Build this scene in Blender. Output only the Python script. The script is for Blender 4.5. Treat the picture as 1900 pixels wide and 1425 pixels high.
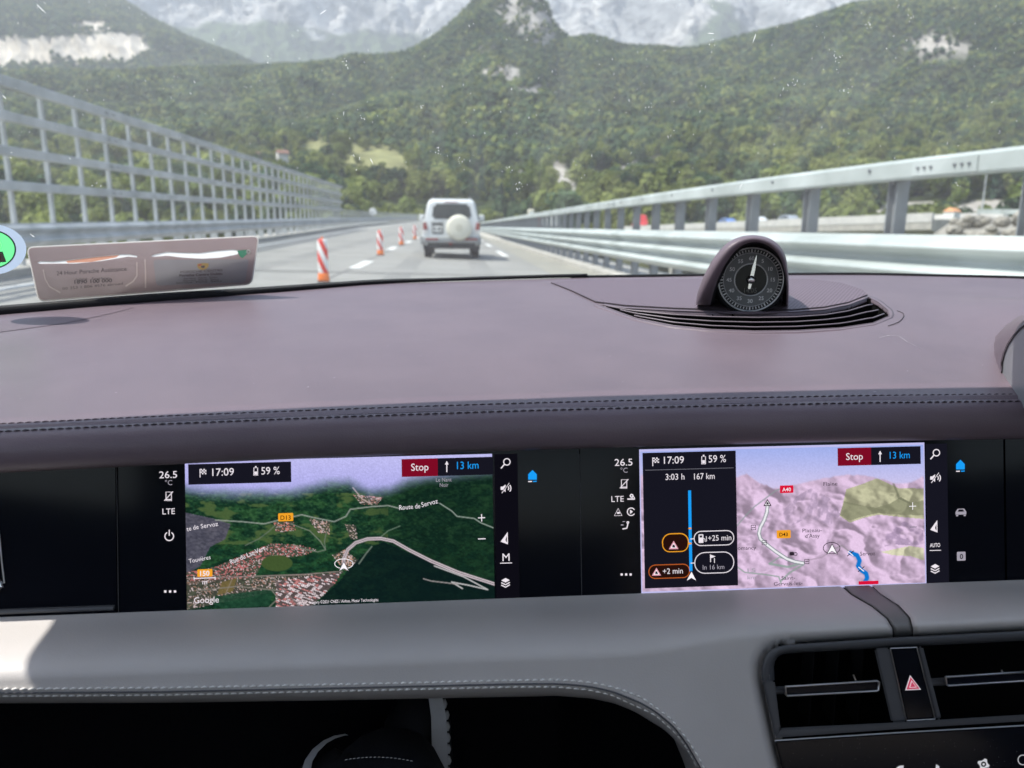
import bpy, bmesh, math, random
import numpy as np
from mathutils import Matrix, Vector
random.seed(7)
RNG = np.random.default_rng(7)
S = bpy.context.scene
for o in list(bpy.data.objects): bpy.data.objects.remove(o)

# ------------------------------------------------------------------ camera, sky, sun, exposure
FPX = 1427.0                       # focal length of the photograph in its own pixels (1900 wide)
CAM = np.array([0.0, 0.0, 1.17])   # eye height above the road
def cam_axes(yaw, pitch, roll):
    a, p = math.radians(yaw), math.radians(pitch)
    f = np.array([math.sin(a)*math.cos(p), math.cos(a)*math.cos(p), -math.sin(p)])
    r0 = np.array([math.cos(a), -math.sin(a), 0.0]); u0 = np.cross(r0, f)
    return np.stack([r0*math.cos(roll)+u0*math.sin(roll), u0*math.cos(roll)-r0*math.sin(roll), f], 1)
PITCH = 11.85
R_W = cam_axes(4.2, PITCH, 0.008)      # camera in the road's frame
R_C = cam_axes(3.9, PITCH, -0.016)     # camera in the car's frame (the car leans a little)
R_CW = R_W @ R_C.T
M_CAR = Matrix([[*R_CW[i], CAM[i]] for i in range(3)] + [[0, 0, 0, 1]])

cam_data = bpy.data.cameras.new('camera'); cam = bpy.data.objects.new('camera', cam_data)
S.collection.objects.link(cam); S.camera = cam
cam.matrix_world = Matrix([[R_W[i, 0], R_W[i, 1], -R_W[i, 2], CAM[i]] for i in range(3)] + [[0, 0, 0, 1]])
cam_data.sensor_width = 36.0; cam_data.lens = 36.0*FPX/1900.0
cam_data.clip_start = 0.02; cam_data.clip_end = 20000
cam_data.dof.use_dof = True; cam_data.dof.focus_distance = 0.74; cam_data.dof.aperture_fstop = 7.5

SUN_EL, SUN_FWD = math.radians(58), math.radians(-11)
SUN_DIR = Vector((-math.cos(SUN_EL)*math.cos(SUN_FWD), math.cos(SUN_EL)*math.sin(SUN_FWD), math.sin(SUN_EL)))
sun_data = bpy.data.lights.new('sun', 'SUN'); sun = bpy.data.objects.new('sun', sun_data); S.collection.objects.link(sun)
sun_data.energy = 4.6; sun_data.angle = math.radians(0.6); sun_data.color = (1.0, 0.955, 0.89)
sun.rotation_euler = SUN_DIR.to_track_quat('Z', 'Y').to_euler(); sun.location = (-20, 5, 40)
W = bpy.data.worlds.new('World'); S.world = W; W.use_nodes = True
nt = W.node_tree; bg = nt.nodes['Background']; sky = nt.nodes.new('ShaderNodeTexSky')
sky.sky_type = 'NISHITA'; sky.sun_disc = False; sky.sun_elevation = SUN_EL
sky.sun_rotation = math.atan2(SUN_DIR.x, SUN_DIR.y); sky.air_density = 1.2; sky.dust_density = 2.5; sky.altitude = 800
nt.links.new(sky.outputs[0], bg.inputs[0]); bg.inputs[1].default_value = 0.15
S.view_settings.view_transform = 'Standard'; S.view_settings.look = 'None'; S.view_settings.gamma = 1; S.view_settings.use_curve_mapping = False
S.view_settings.exposure = 1.0
S.cycles.use_denoising = True; S.cycles.max_bounces = 8; S.cycles.transparent_max_bounces = 12
S.cycles.volume_bounces = 0; S.cycles.volume_max_steps = 64

# ------------------------------------------------------------------ pixel rays of the photograph -> real positions
def ray_w(u, v): return R_W @ np.array([(u-950)/FPX, (712.5-v)/FPX, 1.0])
def ray_c(u, v): return R_C @ np.array([(u-950)/FPX, (712.5-v)/FPX, 1.0])
# front panel plane (displays) in the car's frame: leans back, runs across the car
_p = math.radians(PITCH)
FA = np.array([1.0, 0, 0]); FB = np.array([0, math.sin(_p), math.cos(_p)]); FC = np.cross(FA, FB)
FO = ray_c(950, 960)*0.64
def FP(u, v, c=0.0):
    d = ray_c(u, v); t = ((FO+c*FC) @ FC)/(d @ FC); q = d*t-FO
    return q @ FA, q @ FB
def F3(a, b, c=0.0): return FO+a*FA+b*FB+c*FC
def FQ(u, v, c=0.0): return ray_c(u, v)*(((FO+c*FC) @ FC)/(ray_c(u, v) @ FC))
def PLZ(u, v, y0, z0, sl):           # car-frame hit with the plane z = z0 + sl*(y-y0)
    d = ray_c(u, v); t = (z0-sl*y0)/(d[2]-sl*d[1]); return d*t
def lerp_curve(pts):
    xs = np.array([p[0] for p in pts], float); ys = np.array([p[1] for p in pts], float)
    return lambda x: np.interp(x, xs, ys)
def smooth_curve(pts, n=400, w=40):
    xs = np.linspace(pts[0][0], pts[-1][0], n); f = lerp_curve(pts)
    ys = np.mean([f(np.clip(xs+d, xs[0], xs[-1])) for d in np.linspace(-w, w, 9)], 0)
    return lambda x: np.interp(x, xs, ys)
def sst(x, a, b):
    t = np.clip((x-a)/(b-a), 0, 1); return t*t*(3-2*t)

# ------------------------------------------------------------------ noise
_T = RNG.random((256, 256))
def vnoise(x, y):
    x = np.asarray(x, float); y = np.asarray(y, float); xi = np.floor(x).astype(int); yi = np.floor(y).astype(int)
    fx = x-xi; fy = y-yi; fx = fx*fx*(3-2*fx); fy = fy*fy*(3-2*fy)
    g = lambda i, j: _T[i & 255, j & 255]
    return (g(xi, yi)*(1-fx)+g(xi+1, yi)*fx)*(1-fy)+(g(xi, yi+1)*(1-fx)+g(xi+1, yi+1)*fx)*fy
def fbm(x, y, o=5, g=0.5):
    s = 0; a = 1; t = 0
    for k in range(o): s = s+a*vnoise(np.asarray(x)*2**k+17*k, np.asarray(y)*2**k+31*k); t += a; a *= g
    return s/t
def lin(c):
    c = np.asarray(c, float)/255.0
    return np.where(c <= 0.04045, c/12.92, ((c+0.055)/1.055)**2.4)

# ------------------------------------------------------------------ materials
MATS = {}
def mat(name, col=(0.5, 0.5, 0.5), rough=0.5, metal=0.0, spec=0.5, bump=None, var=None, emit=None, coat=0.0, sheen=0.0, coords='Object'):
    """Principled material. bump=(scale,strength[,detail]); var=(scale, colour2[,detail])"""
    m = bpy.data.materials.new(name); m.use_nodes = True; n = m.node_tree; b = n.nodes['Principled BSDF']
    b.inputs['Base Color'].default_value = (*col, 1); b.inputs['Roughness'].default_value = rough
    b.inputs['Metallic'].default_value = metal; b.inputs['Specular IOR Level'].default_value = spec
    b.inputs['Coat Weight'].default_value = coat; b.inputs['Coat Roughness'].default_value = 0.05
    b.inputs['Sheen Weight'].default_value = sheen
    if emit: b.inputs['Emission Color'].default_value = (*col, 1); b.inputs['Emission Strength'].default_value = emit
    if bump or var: tc = n.nodes.new('ShaderNodeTexCoord')
    if var:
        t = n.nodes.new('ShaderNodeTexNoise'); t.inputs['Scale'].default_value = var[0]; t.inputs['Detail'].default_value = var[2] if len(var) > 2 else 5
        n.links.new(tc.outputs[coords], t.inputs['Vector'])
        mx = n.nodes.new('ShaderNodeMix'); mx.data_type = 'RGBA'; mx.inputs[6].default_value = (*col, 1); mx.inputs[7].default_value = (*var[1], 1)
        cr = n.nodes.new('ShaderNodeMapRange'); cr.inputs[1].default_value = 0.35; cr.inputs[2].default_value = 0.65
        n.links.new(t.outputs[0], cr.inputs[0]); n.links.new(cr.outputs[0], mx.inputs[0]); n.links.new(mx.outputs[2], b.inputs['Base Color'])
    if bump:
        t = n.nodes.new('ShaderNodeTexNoise'); t.inputs['Scale'].default_value = bump[0]; t.inputs['Detail'].default_value = bump[2] if len(bump) > 2 else 3
        n.links.new(tc.outputs[coords], t.inputs['Vector'])
        bp = n.nodes.new('ShaderNodeBump'); bp.inputs['Strength'].default_value = bump[1]; bp.inputs['Distance'].default_value = bump[3] if len(bump) > 3 else 0.02
        n.links.new(t.outputs[0], bp.inputs['Height']); n.links.new(bp.outputs[0], b.inputs['Normal'])
    MATS[name] = m; return m
def glow(name, rgb, strength=1.0):
    m = bpy.data.materials.new(name); m.use_nodes = True; n = m.node_tree; n.nodes.clear()
    e = n.nodes.new('ShaderNodeEmission'); o = n.nodes.new('ShaderNodeOutputMaterial')
    e.inputs[0].default_value = (*lin(rgb), 1); e.inputs[1].default_value = strength; n.links.new(e.outputs[0], o.inputs[0]); MATS[name] = m; return m
def attr_mat(name, attr='Col', emission=None, rough=0.9, nscale=None, namp=0.25, bump=None):
    m = bpy.data.materials.new(name); m.use_nodes = True; n = m.node_tree; b = n.nodes['Principled BSDF']
    a = n.nodes.new('ShaderNodeAttribute'); a.attribute_name = attr; out = a.outputs['Color']
    if emission:
        n.nodes.remove(b); e = n.nodes.new('ShaderNodeEmission'); e.inputs[1].default_value = emission
        n.links.new(out, e.inputs[0]); n.links.new(e.outputs[0], n.nodes['Material Output'].inputs[0])
    else:
        b.inputs['Roughness'].default_value = rough; b.inputs['Specular IOR Level'].default_value = 0.15
        tc = n.nodes.new('ShaderNodeTexCoord')
        if nscale:
            t = n.nodes.new('ShaderNodeTexNoise'); t.inputs['Scale'].default_value = nscale; t.inputs['Detail'].default_value = 8; t.inputs['Roughness'].default_value = 0.65
            n.links.new(tc.outputs['Object'], t.inputs['Vector'])
            mr = n.nodes.new('ShaderNodeMapRange'); mr.inputs[1].default_value = 0.3; mr.inputs[2].default_value = 0.7; mr.inputs[3].default_value = 1-namp; mr.inputs[4].default_value = 1+namp
            n.links.new(t.outputs[0], mr.inputs[0])
            mu = n.nodes.new('ShaderNodeVectorMath'); mu.operation = 'SCALE'; n.links.new(out, mu.inputs[0]); n.links.new(mr.outputs[0], mu.inputs['Scale']); out = mu.outputs[0]
        if bump:
            t = n.nodes.new('ShaderNodeTexNoise'); t.inputs['Scale'].default_value = bump[0]; t.inputs['Detail'].default_value = 8
            n.links.new(tc.outputs['Object'], t.inputs['Vector']); bp = n.nodes.new('ShaderNodeBump'); bp.inputs['Strength'].default_value = bump[1]; bp.inputs['Distance'].default_value = bump[2]
            n.links.new(t.outputs[0], bp.inputs['Height']); n.links.new(bp.outputs[0], b.inputs['Normal'])
        n.links.new(out, b.inputs['Base Color'])
    MATS[name] = m; return m

# ------------------------------------------------------------------ mesh helpers
def link(name, me, m=None, parent=None, smooth=False):
    o = bpy.data.objects.new(name, me); S.collection.objects.link(o)
    if m is not None:
        for q in (m if isinstance(m, (list, tuple)) else [m]): me.materials.append(MATS[q] if isinstance(q, str) else q)
    if parent is not None: o.parent = parent
    if smooth: me.polygons.foreach_set('use_smooth', [True]*len(me.polygons))
    return o
def obj(name, verts, faces, m, parent=None, smooth=False):
    me = bpy.data.meshes.new(name); me.from_pydata([tuple(map(float, v)) for v in verts], [], [tuple(map(int, f)) for f in faces]); me.update()
    return link(name, me, m, parent, smooth)
def tag(o, label=None, cat=None, group=None, kind=None):
    if label: o['label'] = label
    if cat: o['category'] = cat
    if group: o['group'] = group
    if kind: o['kind'] = kind
    return o
def empty(name, loc=(0, 0, 0), rz=0, car=False):
    o = bpy.data.objects.new(name, None); S.collection.objects.link(o); o.empty_display_size = 0.1
    if car: o.matrix_world = M_CAR
    else: o.location = loc; o.rotation_euler = (0, 0, rz)
    return o
def copy_tree(o, parent=None):
    c = o.copy(); S.collection.objects.link(c); c.parent = parent
    for ch in o.children: copy_tree(ch, c)
    return c
class MB:
    def __init__(s): s.v = []; s.f = []; s.mi = []
    def add(s, v, f, mi=0):
        n = len(s.v); s.v += [tuple(map(float, q)) for q in v]; s.f += [tuple(i+n for i in q) for q in f]; s.mi += [mi]*len(f); return s
    def box(s, lo, hi, mi=0, mtx=None, taper=None):
        x0, y0, z0 = lo; x1, y1, z1 = hi
        v = [(x0, y0, z0), (x1, y0, z0), (x1, y1, z0), (x0, y1, z0), (x0, y0, z1), (x1, y0, z1), (x1, y1, z1), (x0, y1, z1)]
        if mtx is not None: v = [mtx @ Vector(q) for q in v]
        return s.add(v, [(0, 3, 2, 1), (4, 5, 6, 7), (0, 1, 5, 4), (1, 2, 6, 5), (2, 3, 7, 6), (3, 0, 4, 7)], mi)
    def hexa(s, v, mi=0):
        return s.add(v, [(0, 3, 2, 1), (4, 5, 6, 7), (0, 1, 5, 4), (1, 2, 6, 5), (2, 3, 7, 6), (3, 0, 4, 7)], mi)
    def tube(s, pts, r, n=8, cap=True, mi=0, up=None):
        pts = [np.array(p, float) for p in pts]; rs = r if isinstance(r, (list, tuple, np.ndarray)) else [r]*len(pts); V = []; F = []
        u = None
        for i, p in enumerate(pts):
            t = pts[min(i+1, len(pts)-1)]-pts[max(i-1, 0)]; t = t/(np.linalg.norm(t)+1e-12)
            if u is None:
                h = np.array([0, 0, 1.0]) if abs(t[2]) < 0.9 else np.array([1.0, 0, 0]); u = np.cross(t, h)
            u = u-t*(u @ t); u /= np.linalg.norm(u)+1e-12; w = np.cross(t, u)
            for k in range(n):
                a = 2*math.pi*k/n; V.append(p+rs[i]*(math.cos(a)*u+math.sin(a)*w))
        for i in range(len(pts)-1):
            for k in range(n): F.append((i*n+k, i*n+(k+1) % n, (i+1)*n+(k+1) % n, (i+1)*n+k))
        if cap: F += [tuple(range(n))[::-1], tuple((len(pts)-1)*n+k for k in range(n))]
        return s.add(V, F, mi)
    def sweep(s, path, prof, side=(1, 0, 0), up=(0, 0, 1), closed=True, cap=True, mi=0):
        """profile points (a,b) placed at each path point as a*side+b*up; side/up may be lists"""
        n = len(prof); V = []; F = []
        for i, p in enumerate(path):
            sd = np.array(side[i] if isinstance(side, list) else side, float); uu = np.array(up[i] if isinstance(up, list) else up, float)
            for a, b in prof: V.append(np.array(p, float)+a*sd+b*uu)
        for i in range(len(path)-1):
            for k in range(n if closed else n-1): F.append((i*n+k, i*n+(k+1) % n, (i+1)*n+(k+1) % n, (i+1)*n+k))
        if cap and closed: F += [tuple(range(n))[::-1], tuple((len(path)-1)*n+k for k in range(n))]
        return s.add(V, F, mi)
    def lathe(s, prof, o=(0, 0, 0), ax=(0, 0, 1), n=24, mi=0):
        ax = np.array(ax, float); ax /= np.linalg.norm(ax); h = np.array([0, 0, 1.0]) if abs(ax[2]) < 0.9 else np.array([1.0, 0, 0])
        u = np.cross(ax, h); u /= np.linalg.norm(u); w = np.cross(ax, u); V = []; F = []; o = np.array(o, float)
        for r, z in prof:
            for k in range(n):
                a = 2*math.pi*k/n; V.append(o+ax*z+r*(math.cos(a)*u+math.sin(a)*w))
        for i in range(len(prof)-1):
            for k in range(n): F.append((i*n+k, i*n+(k+1) % n, (i+1)*n+(k+1) % n, (i+1)*n+k))
        F += [tuple(range(n))[::-1], tuple((len(prof)-1)*n+k for k in range(n))]
        return s.add(V, F, mi)
    def build(s, name, m, parent=None, smooth=False, bevel=0, seg=2):
        o = obj(name, s.v, s.f, m, parent, smooth)
        if any(s.mi): o.data.polygons.foreach_set('material_index', s.mi)
        if bevel:
            bm = bmesh.new(); bm.from_mesh(o.data); bmesh.ops.remove_doubles(bm, verts=bm.verts, dist=1e-6)
            ed = [e for e in bm.edges if len(e.link_faces) == 2 and e.calc_face_angle(0) > 0.5]
            bmesh.ops.bevel(bm, geom=ed, offset=bevel, segments=seg, affect='EDGES', profile=0.5, clamp_overlap=True)
            bm.to_mesh(o.data); bm.free()
        return o
def grid_obj(name, P, m, parent=None, keep=None, smooth=True, cols=None):
    """P: (rows, cols, 3) array of points; keep: (rows-1, cols-1) bool; cols: (rows, cols, 3) linear colours"""
    r, c, _ = P.shape; idx = np.arange(r*c).reshape(r, c)
    f = np.stack([idx[:-1, :-1], idx[:-1, 1:], idx[1:, 1:], idx[1:, :-1]], -1).reshape(-1, 4)
    if keep is not None: f = f[keep.reshape(-1)]
    me = bpy.data.meshes.new(name); me.vertices.add(r*c); me.vertices.foreach_set('co', P.reshape(-1).astype(np.float32))
    me.loops.add(len(f)*4); me.loops.foreach_set('vertex_index', f.reshape(-1).astype(np.int32))
    me.polygons.add(len(f)); me.polygons.foreach_set('loop_start', (np.arange(len(f))*4).astype(np.int32))
    me.update(calc_edges=True); me.validate()
    if cols is not None:
        a = me.color_attributes.new('Col', 'FLOAT_COLOR', 'POINT'); q = np.ones((r*c, 4), np.float32); q[:, :3] = cols.reshape(-1, 3); a.data.foreach_set('color', q.reshape(-1))
    return link(name, me, m, parent, smooth)
def inpoly(x, y, poly):
    x = np.asarray(x, float); y = np.asarray(y, float); r = np.zeros(x.shape, bool); n = len(poly)
    for i in range(n):
        x0, y0 = poly[i]; x1, y1 = poly[(i+1) % n]
        c = ((y0 > y) != (y1 > y)) & (x < (x1-x0)*(y-y0)/((y1-y0) if y1 != y0 else 1e-9)+x0); r ^= c
    return r
def linedist(x, y, pts):
    d = np.full(np.shape(x), 1e9)
    for (x0, y0), (x1, y1) in zip(pts[:-1], pts[1:]):
        dx, dy = x1-x0, y1-y0; t = np.clip(((x-x0)*dx+(y-y0)*dy)/(dx*dx+dy*dy+1e-9), 0, 1)
        d = np.minimum(d, np.hypot(x-x0-t*dx, y-y0-t*dy))
    return d

# ================================================================== THE SETTING: mountains, hills, forest
TCOL = np.arange(-620, 2520, 9.0)
def dirs(u, v):
    u = np.asarray(u, float); v = np.broadcast_to(np.asarray(v, float), u.shape)
    d = np.stack([(u-950)/FPX, (712.5-v)/FPX, np.ones_like(u)], -1) @ R_W.T
    return d/np.hypot(d[..., 0], d[..., 1])[..., None]
def terrain_rows(keys, n, cols=TCOL):
    """keys: list of (distance, picture row as function of column | ('z', height)); returns points, columns, rows of the picture, distances"""
    out = []; rr = []
    for r, k in keys:
        if isinstance(k, tuple):
            d = dirs(cols, 410.0); P = CAM+d*r; P[:, 2] = k[1]
        else: P = CAM+dirs(cols, k(cols))*r
        out.append(P); rr.append(r)
    out = np.array(out); L = np.log(rr); t = np.linspace(L[0], L[-1], n); G = np.zeros((n, len(cols), 3))
    # smooth (monotone) interpolation of slope angle between the key rows
    for j in range(3):
        for i in range(len(cols)): G[:, i, j] = np.interp(t, L, out[:, i, j]) if j == 2 else 0
    k = np.ones(7)/7
    H = G[:, :, 2]; Hp = np.pad(H, ((3, 3), (0, 0)), mode='edge'); H = sum(Hp[a:a+n] for a in range(7))/7
    d = dirs(cols, 330.0); r = np.exp(t)
    G[:, :, 0] = CAM[0]+d[None, :, 0]*r[:, None]; G[:, :, 1] = CAM[1]+d[None, :, 1]*r[:, None]; G[:, :, 2] = H
    return G, r
def to_px(G):
    q = (G-CAM) @ R_W; return 950+FPX*q[..., 0]/q[..., 2], 712.5-FPX*q[..., 1]/q[..., 2]

ridgeA = smooth_curve([(-620, 150), (-200, 140), (0, 132), (300, 126), (470, 122), (600, 116), (640, 108), (700, 96), (745, 84), (790, 68), (828, 44), (858, 16), (890, -22), (930, -44), (975, -44), (1004, -20), (1030, 40),
                       (1050, 62), (1090, 52), (1160, 74), (1250, 82), (1300, 74), (1380, 60), (1440, 44), (1500, 22), (1560, 2), (1640, -8), (1720, -2), (1800, -14), (1900, -30), (2200, -60), (2520, -80)], w=12)
mid = lambda k: (lambda u: ridgeA(u)+k*(300-ridgeA(u)))
low = smooth_curve([(-620, 360), (0, 350), (500, 340), (640, 345), (900, 352), (1100, 345), (1400, 340), (2520, 330)])
GA, rA = terrain_rows([(45, ('z', -16)), (95, ('z', -14)), (150, ('z', -9)), (230, lambda u: low(u)+42), (320, low), (460, mid(0.95)), (720, mid(0.5)), (1080, ridgeA), (1300, lambda u: ridgeA(u)+60), (1500, ('z', 40))], 150)
amp = np.interp(rA, [60, 200, 400, 900, 1080, 1500], [0.3, 2.5, 9, 22, 4, 4])[:, None]
GA[..., 2] += amp*(fbm(GA[..., 0]/120+5, GA[..., 1]/120, 4)-0.5)*2
gul = np.abs(fbm(GA[..., 0]/260+9, GA[..., 1]/500+3, 3)-0.5)*2
GA[..., 2] -= np.interp(rA, [250, 450, 900, 1080], [0, 14, 40, 6])[:, None]*(1-np.clip(gul*3.2, 0, 1))
corr = np.abs(GA[..., 0]+2) < 22
roadz = np.interp(GA[..., 1], [0, 250], [-7, -5])
GA[..., 2] = np.where(corr & (GA[..., 1] < 245), np.minimum(GA[..., 2], roadz), GA[..., 2])
UA, VA = to_px(GA)
def blob(u, v, cu, cv, ru, rv, s=0.0):
    x = (u-cu)/ru; y = (v-cv-s*(u-cu))/rv; return x*x+y*y+0.9*(fbm(u/28+cu, v/20+cv, 3)-0.5)
rockA = np.zeros(UA.shape, bool); rockT = np.zeros(UA.shape, bool)
for b in [(935, 138, 36, 16, 0.1), (945, 150, 16, 16, 0), (990, 164, 34, 9, -0.15), (1005, 90, 12, 6, 0), (900, 95, 20, 4, 0), (1010, 40, 46, 26, 0), (950, 20, 26, 22, 0), (1740, 85, 48, 22, 0.1), (1150, 318, 64, 9, -0.32),
          (1045, 338, 20, 28, 0.9), (1060, 372, 10, 30, 0), (1345, 330, 8, 22, 0), (1850, 400, 90, 26, 0), (1240, 340, 10, 12, 0), (1700, 390, 70, 14, 0), (970, 325, 30, 8, 0.1), (1000, 25, 24, 46, 0.5), (962, 10, 14, 22, 0)]:
    bl = blob(UA, VA, *b); rockA |= (bl < 1.3) & (rA[:, None] > 120); rockT |= ((blob(UA, VA-7, *b) < 1.9) & (fbm(UA/7, VA/5, 2) < 0.60) if b[1] < 300 else (blob(UA, VA-16, b[0], b[1], b[2], b[3]+8, b[4]) < 1.9)) & (rA[:, None] > 120)
meadow = (blob(UA, VA-8, 685, 294, 104, 34, 0.08) < 1.2) | (blob(UA, VA, 620, 280, 50, 14, 0.25) < 1) | (blob(UA, VA, 560, 318, 60, 8, 0) < 1) | (blob(UA, VA, 530, 298, 40, 8, 0) < 1) | (blob(UA, VA, 640, 330, 60, 12, 0) < 1)
meadow &= (rA[:, None] > 200); meadowT = (blob(UA, VA-18, 685, 292, 100, 38, 0.08) < 1.1) | (blob(UA, VA-14, 612, 282, 54, 32, 0.25) < 1.1) | (blob(UA, VA-8, 524, 298, 30, 18, 0) < 1); meadowT &= fbm(UA/16, VA/11, 2) < 0.70
colA = np.zeros(GA.shape); colA[:] = (0.045, 0.062, 0.022)
colA[meadow] = (0.235, 0.235, 0.105); colA[rockA] = (0.37, 0.345, 0.31)
near = rA[:, None] < 175
colA[np.broadcast_to(near, UA.shape)] = (0.10, 0.11, 0.05)
attr_mat('hill_ground', rough=0.95, nscale=0.06, namp=0.45, bump=(0.25, 0.6, 1.5))
hills = grid_obj('hills', GA, 'hill_ground', cols=colA); tag(hills, 'forested mountain slope rising beyond the motorway bridge', kind='structure')

# the further spur on the left with its cliff band
ridgeB = smooth_curve([(-620, -90), (-200, -60), (0, -36), (100, -28), (200, -12), (262, 4), (306, 42), (368, 76), (424, 98), (472, 120), (540, 150), (620, 190), (800, 260)], w=10)
colsB = np.arange(-620, 790, 7.0)
GB, rB = terrain_rows([(1350, lambda u: np.maximum(175.0, ridgeB(u)+45)), (1500, lambda u: np.maximum(135.0, ridgeB(u)+25)), (1650, lambda u: np.maximum(np.minimum(128+0*u, ridgeB(u)+70), ridgeB(u)+14)), (1720, lambda u: np.maximum(np.minimum(66+0.02*u, ridgeB(u)+60), ridgeB(u)+10)), (1900, lambda u: (np.maximum(np.minimum(60+0*u, ridgeB(u)+50), ridgeB(u)+8)+ridgeB(u))/2), (2200, ridgeB), (2500, lambda u: ridgeB(u)+60)], 110, colsB)
GB[..., 2] += 10*(fbm(GB[..., 0]/110, GB[..., 1]/110, 4)-0.5)*2
UB, VB = to_px(GB)
topB = 66+10*(fbm(UB/30, VB*0+2, 3)-0.5)*2; botB = 122-0.05*UB+16*(fbm(UB/22+7, VB*0+5, 4)-0.5)*2
rockB = ((VB > topB+np.clip((UB-240)*0.55, 0, 60)) & (VB < botB) & (UB < 325)) | (blob(UB, VB, 172, 48, 30, 10) < 1) | (blob(UB, VB, 200, 70, 70, 10) < 1)
colB = np.zeros(GB.shape); colB[:] = (0.045, 0.065, 0.028); colB[rockB] = (0.52, 0.47, 0.40)
colB[(blob(UB, VB, 235, 15, 40, 9, 0.4) < 1)] = (0.2, 0.24, 0.09)
streak = fbm(UB/5, VB/60, 3); colB[rockB] *= (0.55+0.9*streak[rockB])[:, None]
cl = rockB*np.interp(streak, [0.3, 0.7], [-14, 14]); GB[..., 1] += cl
attr_mat('spur_ground', rough=0.95, nscale=0.03, namp=0.35, bump=(0.08, 0.7, 5))
spur = grid_obj('cliff_hill', GB, 'spur_ground', cols=colB); tag(spur, 'further wooded spur with a pale limestone cliff band', kind='structure')

# the high rock wall closing the valley
colsC = np.arange(-300, 2200, 5.0)
baseC = smooth_curve([(-620, 150), (400, 150), (2520, 150)])
GC, rC = terrain_rows([(3200, baseC), (3700, lambda u: 95+0*u), (3900, lambda u: 40+0*u), (4100, lambda u: -20+0*u), (4400, lambda u: -75+0*u), (4700, lambda u: -50+0*u)], 260, colsC)
rid = 1-np.abs(fbm(GC[..., 0]/520+3, GC[..., 2]/900, 5, 0.55)-0.5)*2
GC[..., 1] += 420*(rid-0.75); GC[..., 2] += 60*(fbm(GC[..., 0]/180, GC[..., 1]/180, 6, 0.65)-0.5)*2; GC[..., 1] += 200*(fbm(GC[..., 0]/70+GC[..., 2]/200, GC[..., 2]/160, 5, 0.65)-0.5)
UC, VC = to_px(GC)
g1 = fbm(GC[..., 0]/300+40, GC[..., 2]/160, 5); g2 = fbm(GC[..., 0]/60+4+GC[..., 2]/90, GC[..., 2]/240, 4)
colC = np.zeros(GC.shape); colC[:] = (0.38, 0.38, 0.375)
colC *= (0.30+1.4*g2)[..., None]
pale = sst(fbm(GC[..., 0]/90+80-GC[..., 2]/120, GC[..., 2]/500, 4), 0.52, 0.68); colC = colC*(1-pale[..., None])+np.array([0.55, 0.53, 0.50])*pale[..., None]
green = sst(g1+np.clip((VC-30)/300, -0.3, 0.3), 0.56, 0.66)[..., None]; colC = colC*(1-green)+np.array([0.10, 0.135, 0.06])*green
attr_mat('rock_wall', rough=0.95, nscale=0.02, namp=0.5, bump=(0.03, 0.9, 25))
mountain = grid_obj('mountain', GC, 'rock_wall', cols=colC); tag(mountain, 'grey limestone rock wall high above the forest', kind='structure')
ground = obj('ground', [(-9000, -3000, -26), (9000, -3000, -26), (9000, 9000, -26), (-9000, 9000, -26)], [(0, 1, 2, 3)], mat('valley_floor', (0.09, 0.11, 0.045), 0.95, var=(0.02, (0.16, 0.15, 0.09)), bump=(0.4, 0.5)))
tag(ground, 'green valley floor below the bridge', kind='structure')

# ---- tree meshes
def leaf_mat(name, c1, c2, transl=0.25):
    m = bpy.data.materials.new(name); m.use_nodes = True; n = m.node_tree; b = n.nodes['Principled BSDF']
    oi = n.nodes.new('ShaderNodeObjectInfo'); ramp = n.nodes.new('ShaderNodeMix'); ramp.data_type = 'RGBA'
    ramp.inputs[6].default_value = (*c1, 1); ramp.inputs[7].default_value = (*c2, 1); 
    gp = n.nodes.new('ShaderNodeNewGeometry'); nb_ = n.nodes.new('ShaderNodeTexNoise'); nb_.inputs['Scale'].default_value = 0.009; nb_.inputs['Detail'].default_value = 4; n.links.new(gp.outputs['Position'], nb_.inputs['Vector'])
    f1 = n.nodes.new('ShaderNodeMath'); f1.operation = 'MULTIPLY_ADD'; f1.inputs[1].default_value = 2.4; f1.inputs[2].default_value = -1.0; n.links.new(nb_.outputs[0], f1.inputs[0])
    f2 = n.nodes.new('ShaderNodeMath'); f2.operation = 'MULTIPLY_ADD'; f2.inputs[1].default_value = 0.6; f2.use_clamp = True; n.links.new(oi.outputs['Random'], f2.inputs[0]); n.links.new(f1.outputs[0], f2.inputs[2]); n.links.new(f2.outputs[0], ramp.inputs[0])
    tc = n.nodes.new('ShaderNodeNewGeometry'); ns = n.nodes.new('ShaderNodeTexNoise'); ns.inputs['Scale'].default_value = 0.03; ns.inputs['Detail'].default_value = 7
    n.links.new(tc.outputs['Position'], ns.inputs['Vector'])
    mr = n.nodes.new('ShaderNodeMapRange'); mr.inputs[1].default_value = 0.3; mr.inputs[2].default_value = 0.7; mr.inputs[3].default_value = 0.55; mr.inputs[4].default_value = 1.45
    n.links.new(ns.outputs[0], mr.inputs[0]); sc = n.nodes.new('ShaderNodeVectorMath'); sc.operation = 'SCALE'
    n.links.new(ramp.outputs[2], sc.inputs[0]); n.links.new(mr.outputs[0], sc.inputs['Scale']); n.links.new(sc.outputs[0], b.inputs['Base Color'])
    b.inputs['Roughness'].default_value = 0.75; b.inputs['Specular IOR Level'].default_value = 0.2
    tr = n.nodes.new('ShaderNodeBsdfTranslucent'); n.links.new(sc.outputs[0], tr.inputs[0]); mx = n.nodes.new('ShaderNodeMixShader'); mx.inputs[0].default_value = transl
    n.links.new(b.outputs[0], mx.inputs[1]); n.links.new(tr.outputs[0], mx.inputs[2]); n.links.new(mx.outputs[0], n.nodes['Material Output'].inputs[0]); MATS[name] = m; return m
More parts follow.
